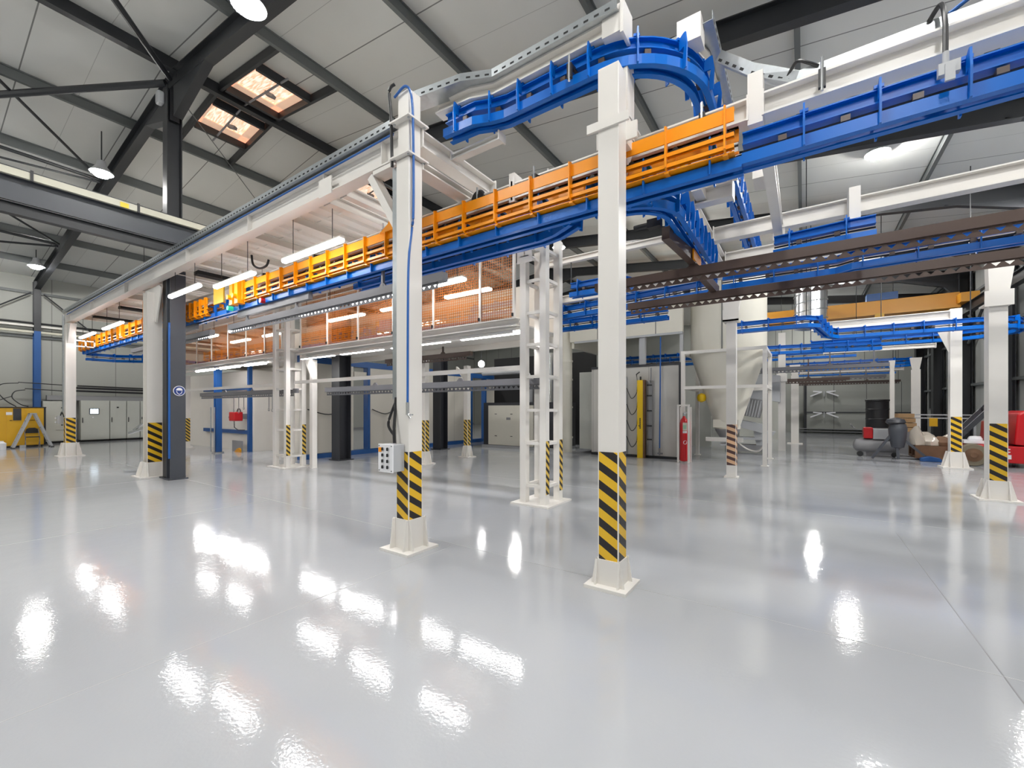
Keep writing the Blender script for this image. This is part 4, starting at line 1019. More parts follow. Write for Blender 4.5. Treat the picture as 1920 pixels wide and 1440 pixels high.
t = thing('step_ladder', 'open aluminium step ladder in front of the yellow cabinet', 'ladder', (-26.9, 3.3, 0))
for s, nm in ((-1, 'front_frame'), (1, 'rear_frame')):
    b = MB()
    for x in (-27.15, -26.75):
        b.bar((x, 3.34 + s * .06, 1.42), (x, 3.34 + s * .55, 0.02), .035, .075)
    for i in range(1, 5):
        f = i / 5; y = 3.34 + s * (.06 + .49 * f); z = 1.42 * (1 - f); b.box(-27.15, -26.75, y - .03, y + .03, z - .012, z + .012)
    b.build(nm, 'lightgrey', t)
b = MB(); b.box(-27.18, -26.72, 3.24, 3.44, 1.42, 1.46); b.build('top_step', 'galv', t)
b = MB()
for s in (-1, 1):
    for x in (-27.15, -26.75): b.cbox(x, 3.34 + s * .555, .02, .06, .1, .04)
b.build('feet', 'black', t)
t = thing('folding_chair', 'black folding chair between the ladder legs before the yellow cabinet', 'chair', (-27.0, 3.35, 0))
b = MB(); b.prism([(3.16, .60), (3.20, .78), (3.28, .83), (3.44, .83), (3.52, .78), (3.55, .60)], 0, -27.2, -27.17); b.build('backrest', 'black', t)
b = MB(); b.box(-27.2, -26.85, 3.16, 3.54, .43, .46); b.build('seat', 'black', t)
for y in (3.15, 3.55):
    b = MB(); b.tube([(-27.22, y, .8), (-26.85, y, .01)], .012, 6); b.build('leg', 'grey', t)
    b = MB(); b.tube([(-26.88, y, .45), (-27.2, y, .01)], .012, 6); b.build('leg', 'grey', t)
b = MB(); b.lathe([(.12, 0), (.13, .25), (.06, .3), (.05, .34)], -26.6, 2.47, 16); single(b, 'canister', 'signwhite', 'white canister at the far left edge on the floor', 'canister', smooth=True)
b = MB(); b.box(-27.0, -26.85, 2.98, 3.14, 0, .12); single(b, 'floor_block', 'lightgrey', 'small pale block at the foot of the yellow cabinet', 'block')
t = thing('junction_box', 'grey junction box on the side of the farthest left white column', 'box', (-21.2, 3.3, 1.3))
b = MB(); b.box(-21.32, -21.16, 3.2, 3.345, 1.12, 1.4); b.build('housing', 'lightgrey', t)
b = MB()
for z in (1.18, 1.32): b.cyl((-21.34, 3.19, z), (-21.30, 3.17, z), .02, 8)
b.build('glands', 'signwhite', t)
cable([(-21.2, 3.28, 1.4), (-21.2, 3.3, 1.52), (-21.05, 3.30, 1.5), (-20.95, 3.32, 1.36)], .016, 'black', 'black cable looping over the junction box on the far column')
b = MB(); b.tube([(-21.25, 3.36, 1.55), (-21.25, 3.36, 4.9)], .035, 10); single(b, 'conduit', 'galv', 'grey vertical conduit beside the farthest left white column', 'conduit', smooth=True)
t = thing('tool_stand', 'thin grey stand with clamps beside the foot of the white I column', 'stand', (-14.2, 3.75, 0))
b = MB(); b.box(-14.24, -14.16, 3.71, 3.79, 0, 1.4); b.build('post', 'lightgrey', t)
b = MB(); b.bar((-14.55, 3.4, .03), (-14.1, 3.75, .03), .06, .04); b.bar((-14.55, 3.7, .03), (-14.1, 3.8, .03), .06, .04); b.build('foot', 'lightgrey', t)
b = MB(); b.bar((-14.75, 3.55, 1.0), (-14.2, 3.75, 1.15), .07, .06); b.bar((-14.6, 3.6, 1.08), (-14.25, 3.75, 1.3), .05, .05); b.cbox(-14.28, 3.74, 1.32, .16, .1, .1); b.build('clamp_arm', 'chrome', t)

# ================================================================== left blue framed booth
t = thing('wash_booth', 'pale panelled booth with blue frame behind the left guard rail', 'booth', (-17.5, 8, 0))
b = MB(); b.box(-24.5, -17.35, 7.75, 7.85, 0, 3.1); b.build('front_wall', 'deck', t)
b = MB(); b.box(-17.35, -17.25, 7.75, 11.8, 0, 3.1); b.build('side_wall', 'deck', t)
b = MB(); b.box(-24.5, -17.3, 7.8, 12, 3.1, 3.14); b.build('roof', 'oven', t)
for z in (2.45, .74):
    b = MB(); b.box(-21.6, -17.4, 7.66, 7.75, z - .07, z + .07); b.build('blue_rail', 'navy', t)
for x in (-17.36,):
    b = MB(); b.box(x - .09, x + .06, 7.62, 7.74, 0, 3.3); b.build('blue_post', 'navy', t)
t = thing('blue_column', 'blue steel column in front of the left booth, next to the red hose reel', 'column', (-18.0, 6.85, 0))
b = MB(); b.ibeam((-18.0, 6.85, 0), (-18.0, 6.85, 3.2), .2, .2, .012, .016, (1, 0, 0)); b.build('shaft', 'navy', t)
b = MB(); b.box(-18.15, -17.85, 6.7, 7.0, 0, .04); b.build('base_plate', 'galv', t)
for s in (-.16, .16):
    b = MB(); b.tube([(-18.0 + s, 6.68, .05), (-18.0 + s, 6.68, 1.7)], .02, 8); b.build('riser_pipe', 'galv', t)
t = thing('hose_reel', 'red box hose reel on the wall beside the blue column', 'hose reel', (-17.75, 7.3, 1.3))
b = MB(); b.box(-17.98, -17.50, 7.2, 7.5, 1.18, 1.52); b.build('case', 'red', t, bevel=.03)
b = MB(); b.tube([(-17.9 + .16 * math.cos(a), 7.52, 1.45 + .2 * math.sin(a)) for a in [i * .4 for i in range(17)]], .018, 6); b.build('hose_coil', 'black', t)
b = MB(); b.box(-17.85, -17.65, 7.5, 7.75, 1.25, 1.45); b.build('wall_bracket', 'grey', t)
b = MB(); b.cyl((-18.1, 7.3, 1.32), (-17.98, 7.3, 1.32), .06, 10); b.build('inlet', 'grey', t)
b = MB(); b.tube([(-17.52, 7.2, 1.18), (-17.5, 7.2, .95), (-17.45, 7.3, .85), (-17.35, 7.5, .84)], .016, 6); b.build('outlet_hose', 'black', t)
t = thing('floor_hatch', 'dark grey hatch plate at the floor of the left booth, with an ochre pile', 'hatch', (-17.8, 7.5, 0))
b = MB(); b.box(-18.3, -17.5, 7.45, 7.5, 0, .42); b.build('plate', 'grey', t)
b = MB(); b.prism([(-17.95, .0), (-17.5, 0), (-17.5, .1), (-17.6, .16), (-17.72, .13)], 1, 7.38, 7.44); b.build('ochre_pile', 'crane', t)

# ================================================================== oven booth along x = -13.3
t = thing('oven_wall', 'long pale oven wall with blue frame and dark doorways behind the mesh guard', 'oven', (-13.3, 12, 0))
doors = ((9.35, 9.95), (15.9, 16.9))
segs = ((7.45, 9.35), (9.95, 12.2), (12.2, 14.0), (14.0, 15.9), (16.9, 18.6))
for y0, y1 in segs:
    b = MB(); b.box(-13.5, -13.3, y0 + .02, y1 - .02, .16, 3.15); b.build('wall_panel', 'oven', t)
b = MB(); b.box(-14.3, -13.3, 7.42, 7.5, .16, 3.15); b.build('end_panel', 'oven', t)
b = MB(); b.box(-13.52, -13.28, 7.4, 18.6, 3.15, 3.36); b.build('blue_header', 'navy', t)
b = MB(); b.box(-13.52, -13.22, 7.4, 18.6, .0, .15); b.build('blue_sill', 'navy', t)
for y in (9.95, 15.85, 16.95):
    b = MB(); b.box(-13.5, -13.24, y - .05, y + .05, .15, 3.15); b.build('blue_jamb', 'navy', t)
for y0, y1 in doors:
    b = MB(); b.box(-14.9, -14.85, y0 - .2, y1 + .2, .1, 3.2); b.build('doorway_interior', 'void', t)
b = MB(); b.box(-13.42, -13.3, 9.37, 9.93, 2.75, 2.98); b.build('door_lintel', 'oven', t)
for i, (y0, y1) in enumerate(((7.6, 9.0), (10.1, 11.2))):
    cable([(-13.25, y0, 1.62), (-13.2, (y0 + y1) / 2, 1.45), (-13.25, y1, 1.62)], .018, 'black', f'dark cable sagging across the oven wall, {"left" if i == 0 else "right"} of the dark doorway')
# machine room behind
t = thing('filter_cabinet', 'pale door panel in a dark machine casing under the guard rail', 'machine', (-10.2, 14.5, 0))
b = MB(); b.box(-11.45, -7.9, 14.5, 16.2, .1, 1.9); b.build('casing', 'charcoal', t)
b = MB(); b.box(-11.15, -8.9, 14.44, 14.5, .12, 1.78); d = b.build('door', 'silo', t)
for x, z in ((-10.75, 1.42), (-9.95, 1.42), (-10.75, .5), (-9.95, .5)):
    b = MB(); b.box(x - .05, x + .05, 14.425, 14.44, z - .012, z + .012); b.build('latch', 'black', d)
b = MB(); b.box(-10.2, -10.0, 14.43, 14.44, 1.18, 1.28); b.build('name_plate', 'grey', d)
b = MB(); b.box(-11.5, -7.9, 14.42, 16.2, 0, .1); b.build('plinth', 'lightgrey', t)
b = MB(); b.box(-13.2, -7.6, 17.6, 17.7, 0, 4.2); single(b, 'machine_screen', 'void', 'black screen wall behind the pipes and the pale door panel', 'screen wall')
for x, y, r, m, lab in ((-9.9, 15.9, .10, 'lightgrey', 'grey bent pipe behind the machine casing'), (-8.9, 15.8, .16, 'chrome', 'bright steel pipe behind the machine casing'), (-8.45, 15.8, .09, 'galv', 'thin galvanised pipe behind the machine casing'), (-9.45, 15.7, .1, 'charcoal', 'dark pipe behind the machine casing')):
    if r == .10 and m == 'lightgrey': b = MB(); b.tube([(-12.6, y, 3.3), (-10.5, y, 3.3), (-10.1, y, 3.2), (x, y, 2.9), (x, y, 1.9)], r, 12)
    else: b = MB(); b.tube([(x, y, 1.9), (x, y, 4.0)], r, 14)
    single(b, 'pipe', m, lab, 'pipe', smooth=True)
t = thing('globe_lamp', 'small white globe lamp shining by the slim walkway leg', 'lamp', (-10.3, 12.5, 3.3))
b = MB(); b.lathe([(.02, 3.45), (.08, 3.42), (.115, 3.36), (.12, 3.32), (.11, 3.26), (.06, 3.21), (.01, 3.2)], -9.98, 12.5, 16); b.build('globe', 'tube', t, smooth=True)
b = MB(); b.tube([(-9.98, 12.5, 3.45), (-9.98, 12.5, 9.3)], .012, 6); b.build('stem', 'dark', t)

# ================================================================== pale booth, hopper, extinguisher
t = thing('paint_booth', 'pale grey booth with white top fascia and an open slot showing blue tracks', 'booth', (-5, 15, 0))
b = MB(); b.box(-6.35, -3.3, 14.35, 14.45, .08, 3.08); b.build('front_wall', 'booth', t)
b = MB(); b.box(-6.95, -6.35, 14.6, 16.4, .15, 3.0); b.build('side_cabinet', 'cab', t)
b = MB(); b.box(-7.2, -3.2, 14.30, 14.45, 4.12, 5.4); b.build('fascia', 'silo', t)
for x in (-6.1, -5.15, -4.05):
    b = MB(); b.box(x - .012, x + .012, 14.285, 14.30, 4.12, 5.4); b.build('seam', 'cabline', t)
b = MB(); b.box(-7.2, -3.3, 14.45, 20, 5.36, 5.4); b.build('roof', 'silo', t)
b = MB(); b.box(-7.2, -7.1, 14.45, 20, 3.9, 5.4); b.build('end_wall', 'silo', t)
b = MB(); b.box(-7.2, -3.3, 20, 20.1, 0, 5.4); b.build('rear_wall', 'cab', t)
b = MB(); b.box(-7.0, -3.2, 14.26, 14.3, 4.05, 4.12); b.build('fascia_lip', 'lightgrey', t)
b = MB(); b.box(-6.35, -3.25, 14.30, 14.45, 0, .08); b.build('sill', 'black', t)
b = MB(); b.box(-3.32, -3.2, 14.3, 14.5, 0, 3.12); b.box(-6.35, -3.2, 14.32, 14.48, 3.06, 3.14); b.build('edge_frame', 'charcoal', t)
b = MB(); b.box(-4.62, -4.42, 14.35, 14.5, 3.1, 4.1); b.build('slot_post', 'lightgrey', t)
b = MB(); b.box(-3.30, -3.2, 14.35, 14.45, 3.12, 4.12); b.build('slot_post', 'lightgrey', t)
t = thing('round_duct', 'white vertical duct pipe with flanged joints right of the ladder tower', 'duct', (-7.3, 14.4, 0))
b = MB(); b.cyl((-7.52, 14.6, 0), (-7.52, 14.6, 5.2), .24, 24); b.build('pipe', 'silo', t, smooth=True)
for z in (.55, 1.7, 2.75, 3.45, 4.3):
    b = MB(); b.cyl((-7.52, 14.6, z - .03), (-7.52, 14.6, z + .03), .265, 24); b.build('flange', 'silo', t, smooth=True)
b = MB(); b.box(-6.2, -5.2, 14.1, 14.3, .02, .1); b.cyl((-5.6, 14.05, .06), (-5.6, 14.05, .16), .1, 12); single(b, 'pallet_truck', 'black', 'low black floor trolley at the foot of the pale booth', 'trolley')
t = thing('light_curtain', 'tall yellow post with dark lettering in front of the pale booth', 'post', (-4.5, 14.2, 0))
b = MB(); b.box(-4.61, -4.42, 14.12, 14.30, 0, 2.6); b.build('housing', 'vivid', t)
b = MB(); b.box(-4.42, -4.36, 14.12, 14.3, 0, 2.6); b.build('edge', 'brown', t)
b = MB()
for i in range(9): b.box(-4.53, -4.49, 14.114, 14.12, .98 + i * .04, 1.01 + i * .04)
b.box(-4.56, -4.53, 14.114, 14.12, 1.06, 1.09); b.build('lettering', 'black', t)
b = MB(); b.tube([(-4.62, 14.2, 2.5), (-4.66, 14.2, 2.8), (-4.55, 14.2, 2.88)], .02, 6); b.tube([(-4.52, 14.2, 2.6), (-4.52, 14.2, 2.72)], .03, 8); b.build('hose_top', 'black', t)
t = thing('profile_post', 'thin dark profile post right of the tall yellow post', 'post', (-4.2, 14.25, 0))
b = MB(); b.box(-4.26, -4.14, 14.2, 14.3, .1, 2.58); b.box(-4.2, -4.17, 14.2, 14.26, 2.5, 3.0); b.build('profile', 'grey', t)
for z in (.6, 1.05, 1.55, 2.05, 2.4):
    b = MB(); b.box(-4.30, -4.14, 14.18, 14.2, z, z + .05); b.build('bracket', 'black', t)
cable([(-3.88, 14.25, 4.0), (-3.88, 14.22, 2.4), (-3.9, 14.22, .35)], .022, 'hose', 'blue air hose hanging beside the thin dark post', 'air hose')
b = MB(); b.cyl((-3.9, 14.2, .35), (-3.9, 14.2, .12), .03, 8); b.cyl((-3.96, 14.2, .18), (-3.8, 14.2, .18), .025, 8); single(b, 'hose_gun', 'grey', 'grey nozzle at the lower end of the blue hose by the pale booth', 'nozzle')
t = thing('cable_ladder', 'slim perforated rail on the pale booth, just right of the tall front column', 'rail', (-5.05, 14.3, 0))
b = MB(); b.box(-5.08, -5.03, 14.28, 14.33, .1, 2.75); b.build('rail', 'galv', t)
for i in range(4):
    z = 2.1 - i * .55
    cable([(-5.02, 14.27, z + .25), (-4.85, 14.24, z - .1), (-4.68, 14.24, z + .05), (-4.63, 14.22, z + .35)], .012, 'black', f'thin cable loop left of the yellow post, {["topmost", "second from top", "third from top", "lowest"][i]}')

HX, HY = -2.03, 15.2
t = thing('powder_hopper', 'large cream cone bottomed hopper', 'hopper', (HX, HY, 1))
b = MB(); b.lathe([(.36, 1.08), (1.09, 3.38), (1.10, 3.42), (1.10, 6.2)], HX, HY, 48); b.build('vessel', 'silo', t, smooth=True)
b = MB(); b.box(HX - .36, HX + .36, HY - .40, HY - .36, 1.05, 1.3); b.lathe([(.37, 1.0), (.38, 1.1)], HX, HY, 24); b.build('outlet_flange', 'silo', t)
b = MB(); b.lathe([(.22, .72), (.36, .95), (.36, 1.0)], HX, HY, 24); b.build('outlet_cone', 'grey', t, smooth=True)
b = MB(); b.cyl((HX, HY, .25), (HX, HY, .72), .06, 12); b.cyl((HX - .2, HY, .5), (HX + .2, HY, .5), .05, 10); b.build('valve', 'chrome', t, smooth=True)
b = MB(); b.box(HX - .02, HX + .02, HY - 1.112, HY - 1.1, 3.4, 6.1); b.build('seam', 'cabline', t)
t = thing('hopper_frame', 'white square tube frame around the cream hopper', 'frame', (HX, HY, 0))
fx0, fx1, fy0, fy1 = -3.14, -.92, 14.1, 16.3
for x, y in ((fx0, fy0), (fx1, fy0), (fx0, fy1), (fx1, fy1)):
    b = MB(); b.box(x - .055, x + .055, y - .055, y + .055, 0, 3.45); b.build('post', 'white', t)
    b = MB(); b.box(x - .1, x + .1, y - .1, y + .1, 0, .02); b.build('foot_plate', 'white', t)
for z in (3.40, 2.30):
    for a, c in (((fx0, fy0), (fx1, fy0)), ((fx1, fy0), (fx1, fy1)), ((fx0, fy1), (fx1, fy1)), ((fx0, fy0), (fx0, fy1))):
        b = MB(); b.bar((*a, z), (*c, z), .09, .09); b.build('rail', 'white', t)
b = MB(); b.bar((HX - .55, HY - .5, .68), (HX + .5, HY - .5, .68), .1, .12); b.build('cross_tube', 'white', t)
cable([(-1.8, 15.0, .66), (-1.45, 14.8, .42), (-1.15, 14.5, .38), (-.98, 14.25, .55), (-.95, 14.18, .75)], .025, 'white', 'white hose sagging right of the hopper foot', 'hose')
t = thing('fire_extinguisher', 'red fire extinguisher cylinder in a white bracket left of the hopper', 'extinguisher', (-3.05, 14.0, 0))
ex, ey = -3.03, 13.72
b = MB(); b.lathe([(.05, .03), (.115, .05), (.12, .08), (.12, 1.2), (.10, 1.3), (.05, 1.37), (.03, 1.42)], ex, ey, 24); b.build('cylinder', 'red', t, smooth=True)
b = MB(); b.lathe([(.035, 1.42), (.035, 1.5), (.02, 1.52)], ex, ey, 12); b.bar((ex, ey, 1.5), (ex + .16, ey, 1.56), .03, .03); b.build('valve', 'galv', t)
def patch(a0, a1, z0, z1, r, nm, m):
    vs = []; n = 6
    for i in range(n + 1):
        a = math.radians(a0 + (a1 - a0) * i / n)
        vs += [(ex + r * math.cos(a), ey + r * math.sin(a), z0), (ex + r * math.cos(a), ey + r * math.sin(a), z1)]
    b = MB(); b.add(vs, [(2 * i, 2 * i + 2, 2 * i + 3, 2 * i + 1) for i in range(n)]); b.build(nm, m, t)
patch(-95, -30, .98, 1.22, .1215, 'label', 'pale'); patch(-88, -48, 1.03, 1.15, .1225, 'label_band', 'gblue'); patch(-95, -35, .90, .97, .1215, 'label', 'signwhite')
b = MB(); pts = []
for i in range(16):
    a = 2 * math.pi * i / 16; th = math.radians(-62 + 26 * math.cos(a)); pts.append((ex + .1222 * math.cos(th), ey + .1222 * math.sin(th), .62 + .06 * math.sin(a)))
b.add(pts, [tuple(range(16))]); b.build('round_label', 'signwhite', t)
b = MB()
for x in (-3.17, -2.87): b.box(x - .025, x + .025, ey - .16, ey - .11, 0, 1.72)
b.box(-3.2, -2.84, ey - .16, ey - .11, 1.72, 1.77); b.box(-3.19, -3.14, 13.88, 13.92, 0, 1.7); b.box(-2.9, -2.85, 13.88, 13.92, 0, 1.7); b.build('bracket', 'white', t)
b = MB(); b.lathe([(.02, 1.85), (.12, 1.9), (.14, 2.0), (.12, 2.1), (.02, 2.15)], -2.75, 14.9, 16); single(b, 'valve_wheel', 'vivid', 'yellow round valve between the extinguisher and the hopper', 'valve', smooth=True)
class MBX(MB):
    def add(s, vs, fs): MB.add(s, [(p[0] - 1.35, p[1], p[2]) for p in vs], fs)
t = thing('sieve_unit', 'grey ribbed sieve unit behind the hopper frame on the right', 'machine', (-1.85, 17.5, 0))
b = MBX(); b.prism([(-1.3, 2.2), (.6, 1.9), (.6, 2.9), (-1.3, 3.2)], 1, 18.9, 20.2); b.build('hood', 'lightgrey', t)
b = MBX(); b.prism([(-1.1, 1.5), (.0, 1.3), (.15, 1.95), (-.95, 2.15)], 1, 17.8, 18.4); b.build('ribbed_body', 'grey', t)
b = MBX()
for i in range(12): b.prism([(-1.05 + i * .09, 1.5 - i * .016), (-1.02 + i * .09, 1.5 - i * .016), (-.90 + i * .09, 2.1 - i * .016), (-.93 + i * .09, 2.1 - i * .016)], 1, 17.77, 17.8)
b.build('ribs', 'lightgrey', t)
b = MBX(); b.prism([(-1.0, 1.3), (.2, 1.05), (.1, .75), (-.8, 1.0)], 1, 17.9, 18.6); b.box(-1.0, .1, 17.9, 18.5, .5, .58); b.prism([(-.2, .9), (.5, .8), (.2, .3), (-.1, .3)], 1, 18.0, 18.6); b.build('chute', 'lightgrey', t)
for x in (-1.0, .25):
    b = MBX(); b.box(x - .04, x + .04, 18.2, 18.3, 0, 2.2); b.build('leg', 'grey', t)
b = MBX(); b.box(-.9, .2, 18.0, 18.5, .05, .3); b.build('base', 'grey', t)
# spiral duct, crane
t = thing('spiral_duct', 'silvery spiral duct hanging from the roof right of the hopper', 'duct', (.2, 19.5, 4.6))
b = MB(); b.cyl((.2, 19.5, 4.65), (.2, 19.5, 6.3), .52, 32); b.cyl((.2, 19.5, 6.05), (.2, 23.0, 6.05), .25, 20); b.build('pipe', 'chrome', t, smooth=True)
for i in range(5):
    b = MB(); b.tube([(.2 + .525 * math.cos(a), 19.5 + .525 * math.sin(a), 4.7 + i * .33 + .05 * a) for a in [j * 2 * math.pi / 32 for j in range(33)]], .014, 6); b.build('seam_ring', 'galv', t, smooth=True)
t = thing('bridge_crane', 'ochre bridge crane girder spanning the far right bay', 'crane', (2, 23.7, 5.6))
b = MB(); b.box(-12, 5.0, 23.5, 23.9, 5.72, 6.2); b.build('girder', 'crane', t)
b = MB(); b.box(-12, 5.0, 23.35, 24.05, 5.58, 5.72); b.build('lower_flange', 'crane', t)
b = MB(); b.box(4.9, 5.4, 22.9, 24.6, 5.7, 6.05); b.build('end_carriage', 'crane', t)
b = MB(); b.box(2.2, 3.2, 23.45, 23.95, 6.2, 6.5); b.build('hoist_motor', 'navy', t)
b = MB(); b.box(2.45, 2.75, 23.3, 23.36, 5.3, 5.62); b.build('yellow_tag', 'yellow', t)
b = MB(); b.ibeam((5.2, 10, 5.5), (5.2, 35, 5.5), .36, .2); t2 = thing('crane_runway', 'dark crane runway beam along the right wall', 'crane runway', (5.35, 20, 5.5)); b.build('girder', 'dark', t2)

# ================================================================== back wall zone
t = thing('back_partition', 'grey green panelled partition with a dark left frame at the far end', 'partition', (2.5, 34.9, 0))
b = MB(); b.box(.15, 5.6, 34.9, 35.0, .3, 3.3); b.build('panel', 'wall_b', t)
b = MB(); b.box(.0, .15, 34.85, 35.0, 0, 3.4); b.build('frame', 'dark', t)
b = MB(); b.box(.15, 5.6, 34.87, 34.9, 1.36, 1.43); b.build('mid_rail', 'charcoal', t)
b = MB(); b.box(-.3, 5.6, 34.6, 34.7, .12, .18); b.box(-.3, 5.6, 34.6, 34.7, .28, .33); b.build('floor_rail', 'grey', t)
for z, lab in ((2.75, 'upper'), (1.35, 'lower')):
    t = thing('spider_lamp', f'{lab} white four armed lamp on the far grey partition', 'lamp', (1.1, 34.8, z), 'four armed lamps on the far partition')
    for dx, dz in ((-.75, -.28), (.75, -.28), (-.6, .04), (.6, .04)):
        b = MB(); b.bar((1.1 + .12 * (1 if dx > 0 else -1), 34.8, z), (1.1 + dx, 34.75, z + dz), .08, .08); b.build('arm', 'signwhite', t)
    b = MB(); b.bar((1.1, 34.83, z - .3), (1.1, 34.83, z + .05), .1, .06); b.build('hub', 'lightgrey', t)
b = MB(); b.box(-3.0, -1.0, 27, 34, 0, 3.0); single(b, 'back_cabinet', 'cab', 'tall grey enclosure left of the far partition', 'enclosure')

# drum, compressor, pallet, forklift
t = thing('oil_drum', 'black drum on top of the small compressor group', 'drum', (2.15, 20.6, 0))
b = MB(); b.lathe([(.33, .95), (.33, 1.9), (.35, 1.92), (.35, 1.97), (.33, 1.98), (.0, 1.96)], 2.2, 20.3, 28); b.build('shell', 'black', t, smooth=True)
b = MB()
for z in (1.25, 1.6): b.lathe([(.335, z), (.345, z + .02), (.335, z + .04)], 2.2, 20.3, 28)
b.build('hoop', 'black', t, smooth=True)
b = MB(); b.box(1.85, 2.55, 19.95, 20.65, .0, .95); single(b, 'drum_stand', 'grey', 'grey stand under the black drum', 'stand')
t = thing('air_compressor', 'small grey tank compressor with red cover on the floor at right', 'compressor', (2.0, 19.2, 0))
b = MB(); b.lathe([(.02, 0), (.12, .02), (.2, .08), (.23, .2), (.23, 1.05), (.2, 1.17), (.12, 1.23), (.02, 1.25)], 0, 0, 24)
b.v = [(z + 1.42, 19.2 + x, .38 + y) for x, y, z in b.v]; b.build('tank', 'grey', t, smooth=True)
b = MB(); b.box(1.7, 1.95, 19.0, 19.4, .62, 1.0); b.build('red_cover', 'red', t, bevel=.03)
b = MB(); b.box(1.95, 2.45, 19.0, 19.4, .6, .95); b.build('pump_case', 'lightgrey', t, bevel=.02)
for x in (1.6, 2.5):
    b = MB(); b.cyl((x, 19.0, .09), (x, 18.94, .09), .09, 14); b.build('wheel', 'black', t)
b = MB(); b.tube([(1.5, 19.2, .95), (1.42, 19.2, 1.0), (1.35, 19.1, 1.1)], .02, 6); b.build('handle', 'grey', t)
t = thing('cutting_stand', 'dark blue tripod pipe stand with a motor, before the grey tank compressor', 'machine', (2.4, 18.4, 0))
for a, c in (((2.3, 18.35, .75), (1.85, 18.3, .02)), ((2.45, 18.35, .75), (2.5, 18.3, .02)), ((2.6, 18.4, .7), (3.25, 18.3, .02))):
    b = MB(); b.bar(a, c, .07, .07); b.build('leg', 'slate', t)
b = MB(); b.lathe([(.02, 1.2), (.2, 1.15), (.24, 1.0), (.22, .7), (.16, .4), (.05, .35)], 2.5, 18.4, 16); b.build('motor', 'slate', t, smooth=True)
b = MB(); b.lathe([(.02, 1.36), (.22, 1.3), (.26, 1.2), (.2, 1.14), (.05, 1.1)], 2.45, 18.4, 16); b.build('head', 'charcoal', t, smooth=True)
b = MB(); b.prism([(3.0, .0), (3.5, .0), (3.45, .12), (3.2, .17), (3.0, .1)], 1, 18.15, 18.35); single(b, 'pedal', 'navy', 'dark blue foot pedal at the end of the tripod stand leg', 'pedal', bevel=.02)
t = thing('cardboard_box', 'stack of brown cardboard behind the small compressor', 'cardboard', (3.0, 21.4, .9))
for i in range(4):
    b = MB(); b.box(2.72 + .05 * i, 3.4 - .03 * i, 21.0, 21.8, .8 + i * .17, .95 + i * .17); b.build('sheet', 'card', t)
b = MB(); b.box(2.6, 3.5, 20.9, 21.9, 0, .8); single(b, 'crate', 'grey', 'grey crate under the cardboard stack', 'crate')
# pallet with wrapped goods
t = thing('pallet', 'brown wooden pallet box in front of the red forklift', 'pallet', (3.3, 19.0, 0))
px0, px1, py0, py1 = 2.95, 4.2, 18.6, 19.7
for i in range(5):
    y = py0 + i * (py1 - py0 - .12) / 4
    b = MB(); b.box(px0, px1, y, y + .12, .42, .46); b.build('deck_board', 'brown', t)
for y in (py0, (py0 + py1) / 2 - .05, py1 - .1):
    b = MB(); b.box(px0, px1, y, y + .1, .12, .42); b.build('stringer', 'brown', t)
b = MB(); b.box(px0, px1, py0, py1, .06, .12); b.build('bottom_deck', 'brown', t)
b = MB(); b.box(2.5, 4.3, 18.7, 18.85, .02, .06); b.box(2.5, 4.3, 19.3, 19.45, .02, .06); single(b, 'fork_tines', 'grey', 'low grey fork bars under the brown pallet', 'fork')
for i, (x, y, r, h, m, lab) in enumerate(((3.05, 18.9, .17, .62, 'plastic', 'tall cloudy plastic bag at the left end of the pallet'), (3.35, 19.0, .26, .34, 'plastic', 'clear wrapped brown bundle in the middle of the pallet'),
                                          (3.65, 18.95, .24, .3, 'brown', 'brown bundle on the right of the pallet'), (3.25, 19.3, .28, .42, 'plastic', 'clear wrapped bundle at the back of the pallet'), (3.85, 19.2, .24, .38, 'plastic', 'clear wrapped bundle beside the striped column'))):
    b = MB(); prof = [(.05, .46), (r, .47), (r * 1.05, .46 + h * .4), (r * .8, .46 + h * .75), (r * .3, .46 + h)]
    b.lathe(prof, x, y, 14); b.v = [(a + .04 * math.sin(9 * c + 5 * z), bb + .04 * math.cos(7 * a * 3 + z * 8), z) for (a, bb, z), c in zip(b.v, [v[1] for v in b.v])]
    single(b, 'wrapped_bundle', m, lab, 'bundle', 'wrapped goods on the pallet', smooth=True)
t = thing('shelf_rack', 'grey rack with a yellow plate behind the pallet', 'rack', (3.8, 21.5, 0))
for z in (1.28, 1.4):
    b = MB(); b.box(3.2, 5.0, 21.5, 21.56, z, z + .04); b.build('rail', 'lightgrey', t)
for x in (3.25, 4.95):
    b = MB(); b.box(x - .03, x + .03, 21.5, 21.56, 0, 1.44); b.build('leg', 'lightgrey', t)
b = MB(); b.box(3.78, 4.0, 21.46, 21.5, 1.0, 1.3); b.build('yellow_plate', 'yellow', t)
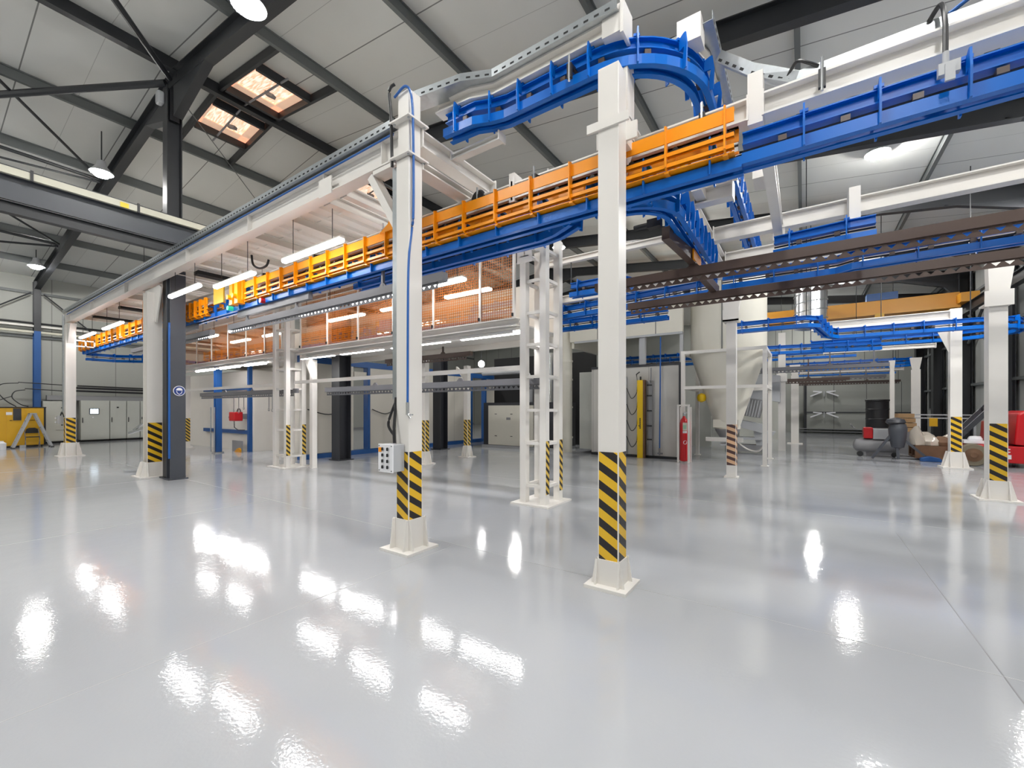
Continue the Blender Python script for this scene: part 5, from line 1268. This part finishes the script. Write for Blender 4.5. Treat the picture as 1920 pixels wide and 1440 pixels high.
# red forklift facing left
t = thing('forklift', 'red forklift with beige tyres at the right edge', 'forklift', (4.5, 17.6, 0))
y0, y1 = 17.55, 18.65
pts = [(3.72, .40), (3.95, .62), (4.3, .66), (4.5, .62), (4.52, 1.28), (4.75, 1.32), (4.78, .62), (5.75, .60), (5.75, .12), (3.75, .12)]
b = MB(); b.prism([(3.75, .16), (5.75, .10), (5.75, .62), (4.9, .60), (4.45, .60), (4.2, .63), (3.9, .58), (3.75, .40)], 1, y0, y1); b.build('chassis', 'red', t, bevel=.03)
b = MB(); b.prism([(4.38, .60), (4.62, .60), (4.60, 1.28), (4.42, 1.28)], 1, y0, y1); b.build('dash', 'red', t, bevel=.02)
b = MB(); b.prism([(4.80, .64), (5.45, .60), (5.75, .8), (5.78, 1.30), (5.4, 1.48), (5.0, 1.60), (4.86, 1.5)], 1, y0, y1); b.build('engine_hood', 'red', t, bevel=.05)
for x in (4.0, 5.35):
    b = MB(); b.lathe([(.16, 0), (.30, .0), (.32, .03), (.32, .2), (.30, .23), (.16, .23)], 0, 0, 28); b.v = [(x + a, y0 - .06 + z, .32 + c) for a, c, z in b.v]; w = b.build('wheel', 'tyre', t, smooth=True)
    b = MB(); b.lathe([(.02, .0), (.07, -.01), (.11, .012), (.19, .015), (.19, .1)], 0, 0, 20); b.v = [(x + a, y0 - .085 + z, .32 + c) for a, c, z in b.v]; b.build('hub', 'brown', w, smooth=True)
b = MB()
for yy in (17.8, 18.4): b.bar((3.72, yy, .75), (4.55, yy, 1.85), .08, .12)
b.bar((3.95, 17.75, 1.05), (3.95, 18.45, 1.05), .08, .1); b.bar((4.4, 17.75, 1.65), (4.4, 18.45, 1.65), .08, .1); b.build('mast', 'charcoal', t)
b = MB(); b.box(3.85, 4.3, 17.7, 18.4, .64, .72); b.lathe([(.02, .85), (.12, .84), (.16, .76), (.14, .7)], 4.12, 17.9, 14); b.build('white_sacks', 'signwhite', t)
b = MB()
for z in (.42, .50): b.box(4.42, 4.72, y0 - .004, y0, z, z + .03)
b.box(4.44, 4.74, y0 - .004, y0, .24, .36); b.box(5.05, 5.2, y0 - .004, y0, .3, .4); b.box(4.5, 4.54, y0 - .004, y0, 1.1, 1.18); b.build('white_markings', 'signwhite', t)
